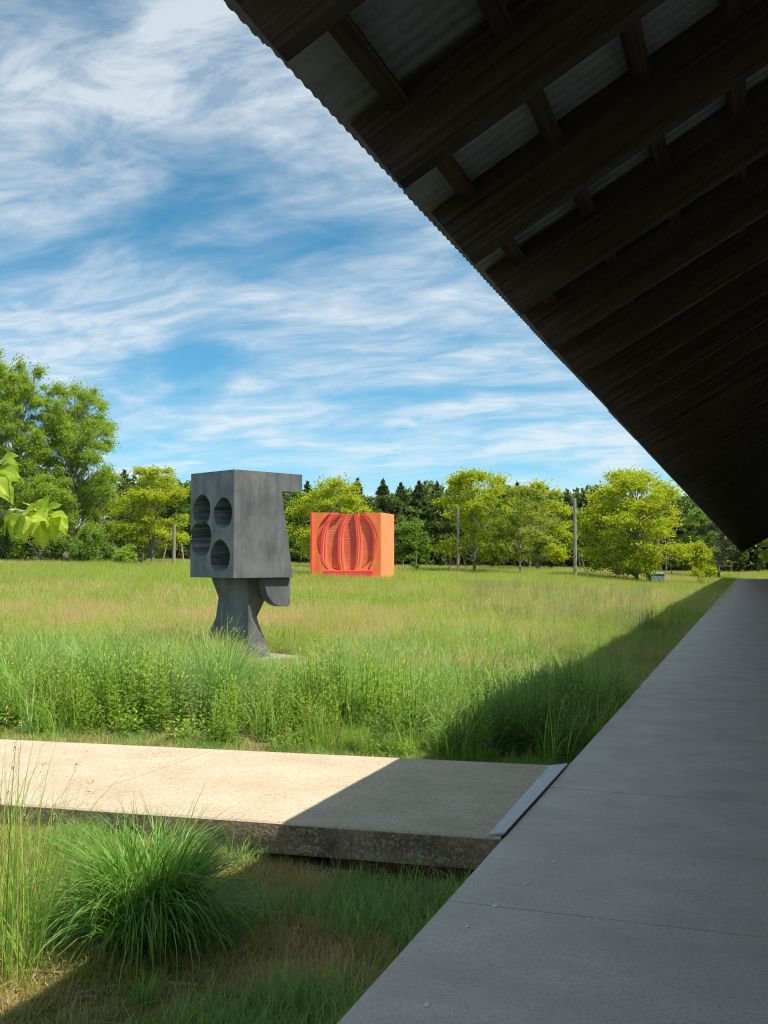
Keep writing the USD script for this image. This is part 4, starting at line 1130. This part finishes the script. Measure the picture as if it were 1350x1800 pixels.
m, t = litter(1100, (-4.4, -2.3), lambda x, r: 4.15 + r.normal(size=len(x)) * .45 + .1 * (x + 3), G)
tag(obj('straw_litter', m, 'straw_litter', tone=t), 'dead straw lying around the foot of the big grass tuft', 'straw', kind='stuff')
m, t = litter(3000, (-14, -1.5), lambda x, r: path_far(x) + .12 + np.abs(r.normal(size=len(x))) * .35, G, L=.3)
tag(obj('straw_litter', m, 'straw_litter', tone=t), 'dead stalks and straw lying along the far edge of the tan path', 'straw', kind='stuff')

# big grass tuft in the foreground and its neighbours
CLG = 'large grass clumps'
tx, ty = -2.78, 4.36
tuft = thing('grass_tuft', 'big bushy deep green grass tuft in the foreground beside the tan path', 'grass tuft', (tx, ty, float(zg(tx, ty))))
T_ = np.random.default_rng(5)
m, t, _ = blades(1350, T_, .64, .17, .34, .0135, 7, 1.65, .22)
obj('blades', m, 'tuft_blade', tuft, tone=t)
m, t, _ = blades(480, T_, .72, .15, .5, .0135, 8, 2.2, .22)
obj('arching_blades', m, 'tuft_blade', tuft, tone=t)
m, t, _ = blades(220, T_, .30, .22, .9, .004, 4, .9, .4)
obj('dead_blades', m, 'straw_litter', tuft, tone=t)
for k, (px, py, h, n, lab) in enumerate(((25, 1720, .95, 80, 'loose tall grass clump with thin seed stalks at the lower left photo edge'),
                                         (75, 1640, .58, 130, 'loose pale green grass clump just left of the big bushy tuft'),
                                         (-10, 1600, .75, 110, 'loose grass clump half cut off by the left photo edge, before the path'),
                                         (262, 1765, .17, 70, 'small upright grass sprig in the straw in front of the big bushy tuft'))):
    d = (EYE + .27) / ((py - HORIZON) / FOCAL)
    x, y, g = place(px, d)
    cp = thing('tall_grass_clump', lab, 'grass clump', (x, y, g))
    m, t, P = blades(n, T_, h, .15 if h > .3 else .04, .22, .0065, 6, .75, .4)
    obj('blades', m, 'grass_green' if k != 3 else 'tuft_blade', cp, tone=t)
    if h > .3:
        m, t, P = blades(9, T_, h * 1.1, .14, .14, .0028, 6, .3, .2)
        obj('stalks', m, 'grass_straw', cp, tone=t)
        m, t = seed_heads(P, T_, 9, .04)
        tag(obj('seed_heads', m, 'grass_straw', cp, tone=t), kind='stuff')
for k, (px, py, h, n, lab) in enumerate(((190, 1272, .95, 420, 'dense dark grass clump behind the path, at the left of the weed band'),
                                         (385, 1275, 1.05, 420, 'blue-green grass clump behind the path in front of the block-head sculpture'),
                                         (40, 1262, .85, 360, 'arching grass clump at the left photo edge behind the path'),
                                         (880, 1298, .75, 360, 'dark grass clump behind the path at the edge of the roof\'s shadow'),
                                         (620, 1225, .8, 300, 'arching grass clump in the middle of the weed band'),
                                         (372, 1162, .62, 320, 'grass clump standing against the left foot of the block-head sculpture'))):
    d = (EYE + .27) / ((py - HORIZON) / FOCAL)
    x, y, g = place(px, d)
    cp = thing('meadow_grass_clump', lab, 'grass clump', (x, y, g), group=CLG)
    m, t, P = blades(n, T_, h, .22, .3, .011, 6, 1.1, .3)
    obj('blades', m, ('tuft_blade', 'grass_blue', 'grass_green', 'weed_dark', 'grass_blue', 'grass_green')[k], cp, tone=t)
